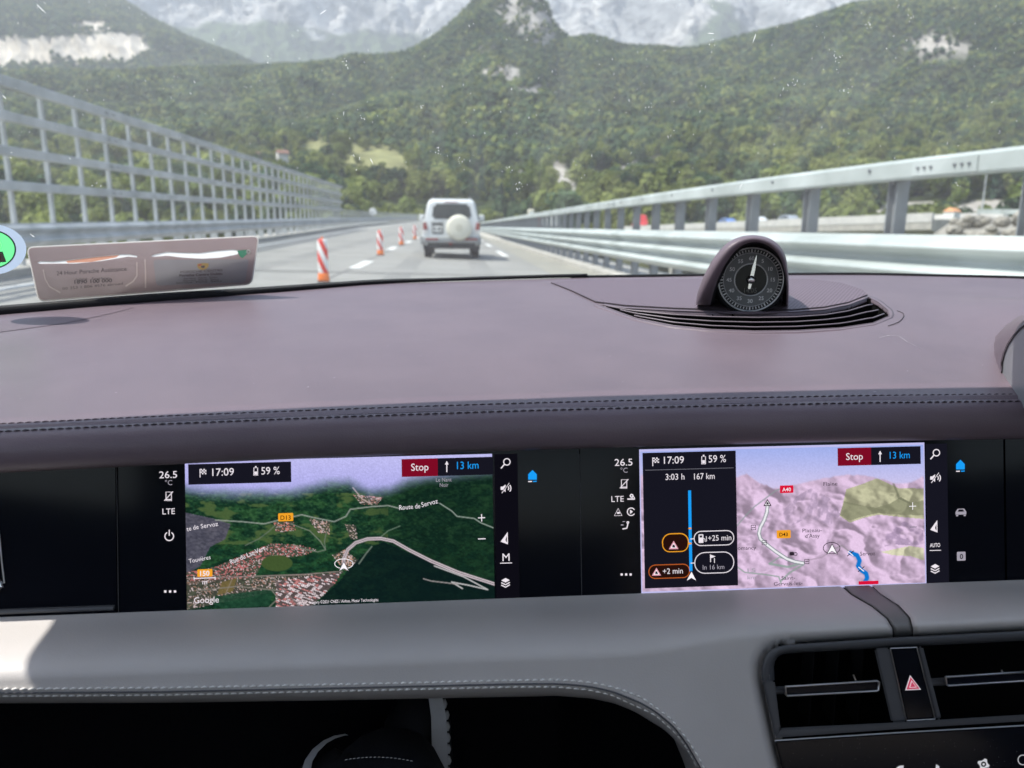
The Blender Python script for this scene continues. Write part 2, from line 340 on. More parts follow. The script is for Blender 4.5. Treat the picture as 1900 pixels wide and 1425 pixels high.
leaf_mat('leaves_broad', (0.125, 0.170, 0.040), (0.280, 0.305, 0.095), 0.35); leaf_mat('leaves_dark', (0.045, 0.090, 0.042), (0.120, 0.172, 0.078), 0.35); leaf_mat('leaves_needle', (0.032, 0.068, 0.040), (0.075, 0.115, 0.055), 0.15)
mat('bark', (0.09, 0.07, 0.05), 0.95, var=(3, (0.16, 0.14, 0.11)), bump=(8, 0.5))
def crown_mesh(name, kind, leaves, seed, size=0.5):
    """leaf-sized facets spread over lumps; height about 10 m, base at 0"""
    rg = np.random.default_rng(seed); V = []; F = []
    if kind == 'broad':
        lumps = [(rg.normal(0, 1.5), rg.normal(0, 1.5), rg.uniform(3.2, 8.2), rg.uniform(1.3, 2.3)) for _ in range(9)]+[(0, 0, 6, 2.8), (0, 0, 8.4, 1.6)]
    else:
        lumps = [(0, 0, z, max(0.25, 2.0*(1-(z-1.5)/9.2))) for z in np.linspace(1.6, 10.2, 10)]
    w = np.array([l[3]**2 for l in lumps]); w /= w.sum()
    for i in rg.choice(len(lumps), leaves, p=w):
        x, y, z, r = lumps[i]; d = rg.normal(size=3); d /= np.linalg.norm(d)
        if kind != 'broad': d[2] *= 0.45
        p = np.array([x, y, z])+d*r*rg.uniform(0.72, 1.05)
        if kind != 'broad': p[2] -= 0.35*np.hypot(p[0], p[1])
        nrm = d+rg.normal(size=3)*0.55; nrm /= np.linalg.norm(nrm); a = np.cross(nrm, rg.normal(size=3)); a /= np.linalg.norm(a); b = np.cross(nrm, a); s = size*rg.uniform(0.6, 1.3)
        k = len(V); V += [p-a*s-b*s*0.6, p+a*s*0.9-b*s*0.5, p+a*s*0.8+b*s*0.6, p-a*s*0.7+b*s*0.8]; F.append((k, k+1, k+2, k+3))
    me = bpy.data.meshes.new(name); me.from_pydata([tuple(map(float, q)) for q in V], [], F); me.update(); return me
def lumpy_mesh(name, kind, seed):
    """cheap far tree: a few faceted, ragged lumps"""
    rg = np.random.default_rng(seed); bm = bmesh.new()
    if kind == 'broad':
        L = [(0, 0, 5.2, 3.0)]+[(rg.normal(0, 1.7), rg.normal(0, 1.7), rg.uniform(3.4, 7.8), rg.uniform(1.2, 2.1)) for _ in range(6)]
    else: L = [(0, 0, z, 2.1*(1-(z-1.0)/10.5)) for z in (2.0, 4.2, 6.2, 8.2, 9.8)]
    for x, y, z, r in L:
        g = bmesh.ops.create_icosphere(bm, subdivisions=2 if r > 1.9 else 1, radius=r)
        for v in g['verts']:
            v.co *= rg.uniform(0.72, 1.22)
            if kind != 'broad': v.co.z = v.co.z*0.9-0.25*math.hypot(v.co.x, v.co.y)
            v.co += Vector((x, y, z))
    me = bpy.data.meshes.new(name); bm.to_mesh(me); bm.free(); return me
far_col = bpy.data.collections.new('far_tree_shapes')
for i, (k, m) in enumerate([('broad', 'leaves_broad'), ('broad', 'leaves_broad'), ('broad', 'leaves_dark'), ('broad', 'leaves_dark'), ('conifer', 'leaves_needle'), ('broad', 'leaves_dark')]):
    me = lumpy_mesh('far_tree', k, 20+i); me.materials.append(MATS[m]); far_col.objects.link(bpy.data.objects.new('far_tree', me))
near_col = bpy.data.collections.new('slope_tree_shapes')
for i, (k, m) in enumerate([('broad', 'leaves_broad'), ('broad', 'leaves_broad'), ('broad', 'leaves_dark'), ('broad', 'leaves_broad'), ('conifer', 'leaves_needle')]):
    me = crown_mesh('slope_tree', k, 420, 50+i, 0.62); me.materials.append(MATS[m]); near_col.objects.link(bpy.data.objects.new('slope_tree', me))

def scatter(name, base, mask, density, coll, smin, smax, seed, label):
    me = base.data.copy(); a = me.attributes.new('forest', 'FLOAT', 'POINT'); a.data.foreach_set('value', mask.reshape(-1).astype(np.float32))
    o = bpy.data.objects.new(name, me); S.collection.objects.link(o); tag(o, label, kind='stuff')
    ng = bpy.data.node_groups.new(name, 'GeometryNodeTree')
    ng.interface.new_socket(name='Geometry', in_out='INPUT', socket_type='NodeSocketGeometry'); ng.interface.new_socket(name='Geometry', in_out='OUTPUT', socket_type='NodeSocketGeometry')
    N = ng.nodes.new; gi = N('NodeGroupInput'); go = N('NodeGroupOutput'); dp = N('GeometryNodeDistributePointsOnFaces'); dp.inputs['Seed'].default_value = seed
    na = N('GeometryNodeInputNamedAttribute'); na.data_type = 'FLOAT'; na.inputs['Name'].default_value = 'forest'
    mu = N('ShaderNodeMath'); mu.operation = 'MULTIPLY'; mu.inputs[1].default_value = density
    ci = N('GeometryNodeCollectionInfo'); ci.inputs[0].default_value = coll; ci.inputs[1].default_value = True; ci.inputs[2].default_value = True
    ip = N('GeometryNodeInstanceOnPoints'); ip.inputs['Pick Instance'].default_value = True
    rr = N('FunctionNodeRandomValue'); rr.data_type = 'FLOAT_VECTOR'; rr.inputs[0].default_value = (-0.08, -0.08, 0); rr.inputs[1].default_value = (0.08, 0.08, 6.28)
    rs = N('FunctionNodeRandomValue'); rs.data_type = 'FLOAT'; rs.inputs[2].default_value = smin; rs.inputs[3].default_value = smax
    L = ng.links.new; L(gi.outputs[0], dp.inputs['Mesh']); L(na.outputs[0], mu.inputs[0]); L(mu.outputs[0], dp.inputs['Density']); L(dp.outputs['Points'], ip.inputs['Points'])
    L(ci.outputs[0], ip.inputs['Instance']); L(rr.outputs[0], ip.inputs['Rotation']); L(rs.outputs[1], ip.inputs['Scale']); L(ip.outputs[0], go.inputs[0])
    md = o.modifiers.new('scatter', 'NODES'); md.node_group = ng; return o
inview = (UA > -250) & (UA < 2150)
free = inview & ~(corr & (GA[..., 1] < 262))  & ~rockT & ~meadowT
clump = 0.45+0.9*fbm(GA[..., 0]/60+1, GA[..., 1]/60, 3)
vband = np.interp(UA, [-600, 0, 300, 600, 800, 1000, 1240, 1500, 1700, 1900, 2500], [250, 262, 272, 262, 300, 318, 268, 252, 240, 205, 180])+26*(fbm(UA/40, VA/40, 3)-0.5)
lowz = (VA > vband)*np.interp(rA, [150, 165], [0, 1])[:, None]; highz = (VA <= vband)*np.interp(rA, [150, 165, 1300, 1310], [0, 1, 1, 0])[:, None]
scatter('forest', hills, free*clump*lowz, 0.044, near_col, 0.35, 1.1, 3, 'bright green broadleaf wood on the lower slope')
scatter('forest', hills, free*clump*highz, 0.085, far_col, 0.25, 0.75, 4, 'dark mixed forest covering the upper slope below the rocks')
scatter('forest', spur, ((UB > -200) & ~rockB & (VB > -60))*1.0, 0.02, far_col, 0.7, 1.2, 5, 'hazy forest on the far spur above and below the cliff band')

# single trees nearest the bridge
TREE_SHAPES = []
for i in range(4): me = crown_mesh('crown', 'broad', 1500, 80+i, 0.34); me.materials.append(MATS['leaves_broad' if i != 2 else 'leaves_dark']); TREE_SHAPES.append(me)
tb = MB().tube([(0, 0, -1.5), (0.05, 0, 1.5), (0.15, 0.1, 4), (0.1, 0.2, 6.5)], [0.32, 0.24, 0.17, 0.06], 7)
for a in (0.3, 2.2, 4.1): tb.tube([(0.1, 0.05, 3), (1.0*math.cos(a), 1.0*math.sin(a), 4.6), (1.9*math.cos(a), 1.9*math.sin(a), 5.9)], [0.12, 0.08, 0.03], 5)
trunk_me = tb.build('trunk', 'bark').data; bpy.data.objects.remove(bpy.data.objects['trunk'])
def ground_z(x, y):
    d2 = (GA[..., 0]-x)**2+(GA[..., 1]-y)**2; i = np.unravel_index(np.argmin(d2), d2.shape); return GA[i][2]
ORD = ['first', 'second', 'third', 'fourth', 'fifth', 'sixth', 'seventh', 'eighth', 'ninth', 'tenth', 'eleventh', 'twelfth']; TCOUNT = {}
def place_tree(u, r, s, k, label, group):
    i_ = TCOUNT[group] = TCOUNT.get(group, -1)+1; label = label % ORD[i_]
    d = dirs(np.array([float(u)]), 400.0)[0]; p = CAM+d*r; z = ground_z(p[0], p[1])
    t = empty('broadleaf_tree', (p[0], p[1], z), random.uniform(0, 6.28)); t.scale = (s, s, s*random.uniform(0.9, 1.15))
    link('trunk', trunk_me, None, t); link('crown', TREE_SHAPES[k], None, t); tag(t, label, 'tree', group)
random.seed(21)
for u, r, s in [(560, 200, 1.0), (600, 190, 0.9), (655, 215, 0.8), (690, 225, 1.0), (722, 210, 0.9), (752, 228, 1.1), (778, 214, 0.8)]:
    place_tree(u, r, s*1.15, random.randrange(4), '%s leafy tree from the left behind the end of the tall fence', 'trees behind the end of the tall fence')
for u, r, s in [(905, 230, 1.0), (930, 240, 1.15), (958, 225, 1.0), (985, 236, 1.2), (1016, 226, 0.9), (1090, 220, 0.9), (1130, 215, 1.0)]:
    place_tree(u, r, s*1.15, random.randrange(4), '%s leafy tree to the right of the white off-roader, above the barrier start', 'trees beyond the start of the right barrier')
for u, r, s in [(1180, 190, 0.9), (1235, 185, 1.0), (1290, 180, 1.1), (1350, 185, 1.0), (1405, 176, 1.1), (1460, 180, 1.0), (1520, 172, 1.1), (1580, 176, 1.0), (1650, 168, 0.9), (1790, 165, 0.9), (1860, 160, 1.0), (1930, 160, 1.0)]:
    place_tree(u, r, s*1.15, random.randrange(4), '%s bushy tree from the left above the near rail of the right barrier', 'trees above the right barrier')
for u, r, s in [(20, 130, 0.9), (90, 135, 1.0), (160, 128, 0.9), (235, 140, 1.0), (310, 150, 1.0), (380, 155, 1.0), (450, 165, 1.0), (510, 172, 1.0)]:
    place_tree(u, r, s*1.1, random.randrange(4), '%s leafy tree from the left edge seen through the tall fence bars', 'trees seen through the tall fence')

# ================================================================== road and bridge
def xL(Y): return np.interp(Y, [-10, 14.5, 71, 180, 260], [-8.0, -8.65, -10.2, -9.6, -9.6])
def xR(Y): return 3.8+0.6*np.exp(-(np.asarray(Y, float)-6)/4.0) if np.ndim(Y) else 3.8+0.6*math.exp(-(max(Y, 2.5)-6)/4.0)
def zL(Y): return 0.0070*np.asarray(Y, float)
def zR(Y): return -0.0055*np.asarray(Y, float)
def zroad(X, Y):
    f = (X+8.8)/(12.6); f = np.clip(f, -0.1, 1.1); return zL(Y)*(1-f)**1.0+zR(Y)*f+0.0035*np.asarray(Y, float)*np.clip(f, 0, 1)*(1-np.clip(f, 0, 1))*4*0.6
def road_hit(u, v):
    d = ray_w(u, v); t = 20.0
    for _ in range(30):
        p = CAM+d*t; t += (zroad(p[0], p[1])-p[2])/d[2]*0.8
    return CAM+d*t
mat('asphalt', (0.225, 0.222, 0.205), 0.9, var=(0.6, (0.275, 0.27, 0.25)), bump=(60, 0.35, 2, 0.01))
mat('shoulder_asphalt', (0.30, 0.285, 0.235), 0.9, var=(0.8, (0.24, 0.235, 0.205)), bump=(60, 0.35, 2, 0.01))
mat('road_paint', (0.72, 0.72, 0.69), 0.7, var=(3, (0.55, 0.55, 0.52)))
mat('concrete', (0.42, 0.40, 0.36), 0.9, var=(1.5, (0.33, 0.32, 0.29)), bump=(20, 0.3))
YR = np.concatenate([np.linspace(-6, 60, 67), np.linspace(62, 265, 80)])
def strip(name, xa, xb, m, dz=0.0, parent=None, ys=YR, n=9):
    G = np.zeros((len(ys), n, 3))
    for i, y in enumerate(ys):
        x = np.linspace(xa(y), xb(y), n); G[i, :, 0] = x; G[i, :, 1] = y; G[i, :, 2] = zroad(x, y)+dz
    return grid_obj(name, G, m, parent)
road = strip('road', lambda y: xL(y)-0.5, lambda y: xR(y)+0.9, 'asphalt', 0, n=17); tag(road, 'grey asphalt carriageway of the motorway bridge', kind='structure')
strip('shoulder', lambda y: 2.35, lambda y: xR(y)-0.25, 'shoulder_asphalt', 0.004, road)
strip('edge_line', lambda y: xL(y)+1.35, lambda y: xL(y)+1.6, 'road_paint', 0.006, road)
cw = [road_hit(672, 491), road_hit(728, 461), road_hit(758, 449)]
xd = float(np.mean([c[0] for c in cw]))
ys0 = [c[1] for c in cw]; y = cw[0][1]
for k in range(9):
    yc = cw[k][1] if k < 3 else cw[2][1]+(cw[2][1]-cw[1][1])*(k-2)
    xc = cw[k][0] if k < 3 else cw[2][0]
    strip('lane_dash', lambda y: xc-0.14, lambda y: xc+0.14, 'road_paint', 0.008, road, np.linspace(yc-1.7, yc+1.7, 4), 3)
rd = road_hit(905, 468); rd2 = road_hit(928, 488)
for k in range(5):
    strip('edge_dash', lambda y: 1.75, lambda y: 1.98, 'road_paint', 0.008, road, np.linspace(rd[1]-4.0+k*13, rd[1]+2+k*13, 5), 3)
mat('tar', (0.10, 0.10, 0.10), 0.9, var=(4, (0.16, 0.16, 0.155))); mat('worn_track', (0.185, 0.183, 0.172), 0.9, var=(0.5, (0.25, 0.246, 0.23), 6), bump=(60, 0.35, 2, 0.01))
for xa in (-1.55, 0.35, -4.9): strip('tyre_track', lambda y: xa+0.05*math.sin(y*0.13), lambda y: xa+0.62+0.07*math.sin(y*0.17+1), 'worn_track', 0.003, road, np.linspace(2, 200, 90), 3)
for yj in (17.5, 38.0, 61.0): strip('expansion_joint', lambda y: xL(yj)+0.5, lambda y: xR(yj)-0.3, 'tar', 0.009, road, np.linspace(yj, yj+0.16, 2), 14)
strip('tar_seam', lambda y: -2.55+0.02*math.sin(y*0.7), lambda y: -2.50+0.02*math.sin(y*0.7), 'tar', 0.005, road, np.linspace(2, 120, 100), 2)
# kerb: pale edge of the walkway under the right barrier
kb = MB()
ysk = np.linspace(2, 260, 120)
kb.sweep([(xR(y)-0.28, y, float(zroad(xR(y)-0.28, y))) for y in ysk], [(0, -0.05), (0, 0.13), (0.03, 0.15), (1.3, 0.15), (1.3, -0.3)], closed=False)
kb.build('kerb', 'concrete', road)
kb = MB(); kb.sweep([(xL(y)+0.45, y, float(zroad(xL(y)+0.45, y))) for y in np.linspace(-4, 260, 120)], [(0, -0.05), (0, 0.14), (-0.04, 0.16), (-1.3, 0.16), (-1.3, -0.4)], closed=False)
kb.build('kerb', 'concrete', road)
kb = MB(); kb.sweep([(0.5*(xL(y)+xR(y)), y, float(zroad(-2.5, y))) for y in np.linspace(-6, 265, 60)], [(-7.0, -0.25), (-5.5, -1.6), (5.5, -1.6), (7.0, -0.25)], closed=False)
kb.build('bridge_deck', 'concrete', road)

# ================================================================== barriers
mat('galvanised', (0.55, 0.57, 0.58), 0.5, 0.2, var=(1.3, (0.37, 0.39, 0.395), 8), bump=(6, 0.05)); mat('galvanised_dull', (0.30, 0.32, 0.335), 0.55, 0.3, var=(2.0, (0.20, 0.21, 0.22), 8), bump=(6, 0.05))
mat('galvanised_bright', (0.54, 0.585, 0.575), 0.5, 0.15, var=(1.1, (0.38, 0.42, 0.405), 8), bump=(5, 0.08))
mat('bolt_metal', (0.22, 0.23, 0.24), 0.5, 0.6)
def wave_profile(z0, z1, waves, depth):
    n = waves*12; return [(depth*0.5*(1-math.cos(2*math.pi*waves*k/n)), z0+(z1-z0)*k/n) for k in range(n+1)]
def beam(name, xf, zf, y0, y1, z0, z1, waves, depth, m, parent, sgn, step=1.6):
    ys = np.arange(y0, y1+0.01, step); P = wave_profile(z0, z1, waves, depth)
    prof = [(sgn*a, b) for a, b in P]+[(sgn*(a-0.012), b) for a, b in P[::-1]]
    return MB().sweep([(xf(y), y, float(zf(y))) for y in ys], prof).build(name, m, parent, smooth=True)
# left: tall post-and-rail fence
fence = empty('bridge_fence', (xL(10), 10, 0)); fence.location = (0, 0, 0)
tag(fence, 'tall galvanised fence with four rails along the left of the bridge', 'fence')
FY0, FY1 = 5.0, 71.5
for zr, nm in ((3.62, 0.10), (2.98, 0.085), (2.33, 0.085), (1.68, 0.085)):
    ys = np.linspace(FY0-1, FY1, 30); hh = 0.09 if zr < 3 else 0.105
    prof = [(-0.05, -hh), (0.05, -hh), (0.062, -hh+0.02), (0.062, hh-0.02), (0.05, hh), (-0.05, hh)]
    MB().sweep([(xL(y)+0.10, y, float(zL(y))+zr) for y in ys], prof).build('rail', 'galvanised', fence)
pm = None; y = FY0
while y < FY1:
    if pm is None:
        q = MB(); q.box((-0.045, -0.042, 0), (0.03, 0.042, 3.7)); q.box((0.03, -0.012, 0.0), (0.05, 0.012, 3.65)); p = q.build('post', 'galvanised', fence); pm = p.data
    else: p = link('post', pm, None, fence)
    p.location = (float(xL(y)), y, float(zL(y))); y += 1.6
for y in (9.0, 21.0, 33.0):       # rail splices with bolt heads
    for zr in (3.62, 2.98, 2.33, 1.68):
        q = MB(); q.box((0, -0.35, -0.06), (0.006, 0.35, 0.06))
        for k in (-0.27, -0.19, -0.11, 0.11, 0.19, 0.27): q.lathe([(0.018, 0), (0.016, 0.02)], (0.006, k, 0), (1, 0, 0), 6, 1)
        s = q.build('splice_plate', ['galvanised', 'bolt_metal'], fence); s.location = (float(xL(y))+0.163, y, float(zL(y))+zr)
lb = empty('guard_rail'); tag(lb, 'long grey guard rail running along the foot of the left fence', 'guard rail')
beam('beam', lambda y: float(xL(y))+0.24, zL, -4, 240, 0.50, 0.97, 2, 0.10, 'galvanised', lb, 1, 2.0)
q = None; y = 2.0
while y < 120:
    if q is None: q = MB(); q.box((-0.05, -0.05, 0.1), (0.2, 0.05, 0.9)); p = q.build('post', 'galvanised', lb); q = p.data
    else: p = link('post', q, None, lb)
    p.location = (float(xL(y)), y, float(zL(y))); y += 2.0
pf = MB(); ys = np.linspace(72, 240, 40)
rl = empty('bridge_railing'); tag(rl, 'low railing of thin uprights continuing beyond the tall fence', 'railing')
for zr in (1.62, 1.3): MB().sweep([(xL(y), y, float(zL(y))+zr) for y in ys], [(-0.04, -0.05), (0.04, -0.05), (0.04, 0.05), (-0.04, 0.05)]).build('rail', 'galvanised', rl)
q = None; y = 72.5
while y < 200:
    if q is None: q = MB(); q.box((-0.04, -0.05, 0.1), (0.03, 0.05, 1.62)); p = q.build('post', 'galvanised', rl); q = p.data
    else: p = link('post', q, None, rl)
    p.location = (float(xL(y)), y, float(zL(y))); y += 1.6
# right: barrier with a triple-wave beam and a box handrail above
rb = empty('bridge_barrier'); tag(rb, 'bright galvanised barrier with corrugated beam and box handrail on the right', 'barrier')
RX = lambda y: xR(y)
beam('beam', lambda y: RX(y)-0.05, zR, 1.5, 120, 0.47, 1.13, 3, 0.17, 'galvanised_bright', rb, -1, 1.0)
ys = np.concatenate([np.arange(1.5, 20, 0.7), np.linspace(21, 120, 50)])
MB().sweep([(RX(y), y, float(zR(y))+1.72) for y in ys], [(-0.10, -0.09), (0.06, -0.09), (0.075, -0.07), (0.075, 0.07), (0.06, 0.09), (-0.085, 0.09), (-0.11, 0.06), (-0.11, -0.07)]).build('handrail', 'galvanised_bright', rb)
q = None; y = 2.7
while y < 118:
    if q is None:
        q = MB(); q.box((-0.03, -0.068, 0.1), (0.10, -0.058, 1.66)); q.box((-0.03, 0.058, 0.1), (0.10, 0.068, 1.66)); q.box((0.035, -0.058, 0.1), (0.045, 0.058, 1.66)); q.box((-0.03, -0.02, 1.60), (0.11, 0.02, 1.64))
        p = q.build('post', 'galvanised_dull', rb); q = p.data
    else: p = link('post', q, None, rb)
    p.location = (RX(y), y, float(zR(y))); p.rotation_euler = (0, 0, 0.12); y += 1.55
for y in (6.6, 18.6, 30.6):
    s = MB(); s.box((-0.006, -0.38, -0.065), (0, 0.38, 0.065))
    for k in (-0.30, -0.22, -0.14, 0.14, 0.22, 0.30): s.lathe([(0.016, 0), (0.013, 0.018)], (-0.006, k, 0.0), (-1, 0, 0), 8, 1)
    s = s.build('splice_plate', ['galvanised_bright', 'bolt_metal'], rb); s.location = (RX(y)-0.111, y, float(zR(y))+1.715); s.rotation_euler = (0, 0, math.atan((RX(y-0.3)-RX(y+0.3))/0.6))
for y in np.arange(3.6, 40, 2.0):
    s = MB().lathe([(0.02, 0), (0.016, 0.02)], (0, 0, 0), (-1, 0, 0), 8).build('bolt', 'bolt_metal', rb); s.location = (RX(y)-0.111, y, float(zR(y))+1.74)

# ================================================================== traffic posts, vehicles, far objects
def stripes(name, c1, c2, freq, ang=0.8):
    m = bpy.data.materials.new(name); m.use_nodes = True; n = m.node_tree; b = n.nodes['Principled BSDF']; b.inputs['Roughness'].default_value = 0.5
    tc = n.nodes.new('ShaderNodeTexCoord'); sp = n.nodes.new('ShaderNodeSeparateXYZ'); n.links.new(tc.outputs['Object'], sp.inputs[0])
    m1 = n.nodes.new('ShaderNodeMath'); m1.operation = 'MULTIPLY_ADD'; m1.inputs[1].default_value = ang; n.links.new(sp.outputs[0], m1.inputs[0]); n.links.new(sp.outputs[2], m1.inputs[2])
    m2 = n.nodes.new('ShaderNodeMath'); m2.operation = 'MULTIPLY'; m2.inputs[1].default_value = freq; n.links.new(m1.outputs[0], m2.inputs[0])
    m3 = n.nodes.new('ShaderNodeMath'); m3.operation = 'FRACT'; n.links.new(m2.outputs[0], m3.inputs[0])
    m4 = n.nodes.new('ShaderNodeMath'); m4.operation = 'GREATER_THAN'; m4.inputs[1].default_value = 0.5; n.links.new(m3.outputs[0], m4.inputs[0])
    mx = n.nodes.new('ShaderNodeMix'); mx.data_type = 'RGBA'; mx.inputs[6].default_value = (*c1, 1); mx.inputs[7].default_value = (*c2, 1); n.links.new(m4.outputs[0], mx.inputs[0])
    n.links.new(mx.outputs[2], b.inputs['Base Color']); MATS[name] = m
stripes('red_white_stripes', (0.80, 0.80, 0.78), (0.72, 0.05, 0.03), 1.9, 1.9)
mat('orange_plastic', (0.85, 0.20, 0.03), 0.5); mat('black_rubber', (0.02, 0.02, 0.02), 0.8)
def channel_post():
    r = empty('channel_post')
    MB().lathe([(0.14, 0.22), (0.15, 0.24), (0.14, 0.98), (0.12, 1.02), (0.03, 1.03)], n=20).build('striped_body', 'red_white_stripes', r, True)
    MB().lathe([(0.165, 0.03), (0.165, 0.10), (0.15, 0.22), (0.14, 0.23)], n=20).build('base', 'orange_plastic', r, True)
    MB().lathe([(0.19, 0.0), (0.185, 0.03), (0.16, 0.035)], n=20).build('foot', 'black_rubber', r)
    MB().lathe([(0.03, 1.03), (0.035, 1.05), (0.03, 1.08)], n=10).build('grip', 'orange_plastic', r, True)
    return r
cp = channel_post(); G = 'striped channel posts in a row on the road'
for i, (u, v, lab) in enumerate([(601, 524, 'red and white striped channel post nearest the dashboard, orange at its foot'), (706, 474, 'second striped channel post, left of the white off-roader'), (745, 455, 'third striped channel post, close beside the off-roader'), (770, 444, 'farthest striped channel post, half hidden at the off-roader mirror')]):
    o = cp if i == 0 else copy_tree(cp); h = road_hit(u, v); o.location = h; o.rotation_euler = (0.0, 0, 0.06*i-0.1); o.scale = (0.66, 0.30, 0.78); tag(o, lab, 'traffic post', G)

# ---- white off-roader
mat('white_paint', (0.70, 0.715, 0.71), 0.28, coat=0.6); mat('cream_vinyl', (0.72, 0.69, 0.58), 0.55, bump=(40, 0.1)); mat('car_glass', (0.03, 0.04, 0.045), 0.05, spec=0.8)
mat('tail_red', (0.30, 0.05, 0.045), 0.15, coat=1.0); mat('lens_clear', (0.75, 0.72, 0.7), 0.15, coat=1.0); mat('grey_trim', (0.30, 0.31, 0.31), 0.5); mat('dark_trim', (0.035, 0.036, 0.038), 0.6)
mat('plate_white', (0.75, 0.75, 0.72), 0.4); mat('ink_black', (0.015, 0.015, 0.017), 0.5); mat('tyre', (0.022, 0.022, 0.023), 0.85, bump=(60, 0.3)); mat('chrome', (0.75, 0.75, 0.76), 0.15, 1.0); mat('alloy', (0.55, 0.56, 0.57), 0.35, 0.9)
def car_body(secs, name, m, parent, bevel=0.0):
    """loft of cross-sections along y: list of (y, [(half width, z) ...] from bottom to top)"""
    V = []; F = []; n = None
    for y, pr in secs:
        ring = [(x, y, z) for x, z in pr]+[(-x, y, z) for x, z in pr[::-1]]; n = len(ring); V += ring
    for i in range(len(secs)-1):
        for k in range(n): F.append((i*n+k, i*n+(k+1) % n, (i+1)*n+(k+1) % n, (i+1)*n+k))
    F += [tuple(range(n))[::-1], tuple((len(secs)-1)*n+k for k in range(n))]
    o = obj(name, V, F, m, parent)
    bm = bmesh.new(); bm.from_mesh(o.data); bmesh.ops.recalc_face_normals(bm, faces=bm.faces); bm.to_mesh(o.data); bm.free()
    if bevel:
        md = o.modifiers.new('bevel', 'BEVEL'); md.width = bevel; md.segments = 3; md.limit_method = 'ANGLE'; md.angle_limit = 0.4
        o.data.polygons.foreach_set('use_smooth', [True]*len(o.data.polygons))
    return o
def wheel(parent, x, y, r=0.37, w=0.25):
    t = MB().lathe([(r*0.55, -w/2), (r*0.93, -w/2), (r, -w/2+0.04), (r, w/2-0.04), (r*0.93, w/2), (r*0.55, w/2)], (0, 0, 0), (1, 0, 0), 24).build('wheel', 'tyre', parent, True); t.location = (x, y, r)
    MB().lathe([(r*0.56, -w*0.47), (r*0.5, -w*0.3), (r*0.1, -w*0.4), (r*0.1, w*0.4), (r*0.5, w*0.3), (r*0.56, w*0.47)], (0, 0, 0), (1, 0, 0), 20).build('rim', 'alloy', t, True)
    return t
suv = empty('off_roader'); tag(suv, 'white off-roader with cream spare wheel cover driving ahead', 'off-roader')
W2 = 0.92
lowp = [(0.80, 0.42), (W2-0.02, 0.46), (W2, 0.62), (W2, 0.95), (W2-0.02, 1.16), (W2-0.05, 1.20)]
def suv_sec(y, top, roof, f=1.0, zb=0.0):
    return (y, [(a*f, z+zb) for a, z in lowp]+[(top*f, roof-0.16), (top*f-0.05, roof-0.05), (top*f-0.16, roof)])
body = car_body([suv_sec(-2.30, 0.74, 1.80, 0.985), suv_sec(-2.22, 0.76, 1.86), suv_sec(-1.9, 0.77, 1.90), suv_sec(-0.6, 0.77, 1.92), suv_sec(0.55, 0.76, 1.87),
                 (1.15, [(a, z) for a, z in lowp]+[(0.80, 1.22), (0.76, 1.24), (0.6, 1.25)]), (2.0, [(a, z*0.95) for a, z in lowp]+[(0.80, 1.15), (0.76, 1.16), (0.6, 1.17)]), (2.35, [(a*0.93, z*0.86) for a, z in lowp]+[(0.72, 1.02), (0.7, 1.03), (0.55, 1.04)])], 'body', 'white_paint', suv, 0.04)
def rquad(name, pts, m, parent, y, th=0.02, rad=0.04):
    """rounded panel on the rear face: pts (x,z) polygon at depth y, thickness towards -y"""
    bm = bmesh.new(); vs = [bm.verts.new((x, y, z)) for x, z in pts]; f = bm.faces.new(vs)
    bmesh.ops.bevel(bm, geom=bm.verts[:], offset=rad, segments=4, affect='VERTICES'); 
    r = bmesh.ops.extrude_face_region(bm, geom=bm.faces[:]); bmesh.ops.translate(bm, verts=[e for e in r['geom'] if isinstance(e, bmesh.types.BMVert)], vec=(0, -th, 0))
    bmesh.ops.recalc_face_normals(bm, faces=bm.faces); me = bpy.data.meshes.new(name); bm.to_mesh(me); bm.free(); return link(name, me, m, parent)
rquad('rear_window', [(-0.60, 1.29), (0.62, 1.29), (0.55, 1.70), (-0.53, 1.70)], 'car_glass', suv, -2.290, 0.03, 0.06)
rquad('window_seal', [(-0.63, 1.26), (0.65, 1.26), (0.575, 1.73), (-0.555, 1.73)], 'dark_trim', suv, -2.285, 0.02, 0.07)
tg = rquad('tailgate', [(-0.70, 0.72), (0.74, 0.72), (0.74, 1.25), (-0.70, 1.25)], 'white_paint', suv, -2.287, 0.02, 0.05)
rquad('gate_shut_line', [(-0.72, 0.70), (0.76, 0.70), (0.76, 1.27), (-0.72, 1.27)], 'dark_trim', suv, -2.283, 0.016, 0.05)
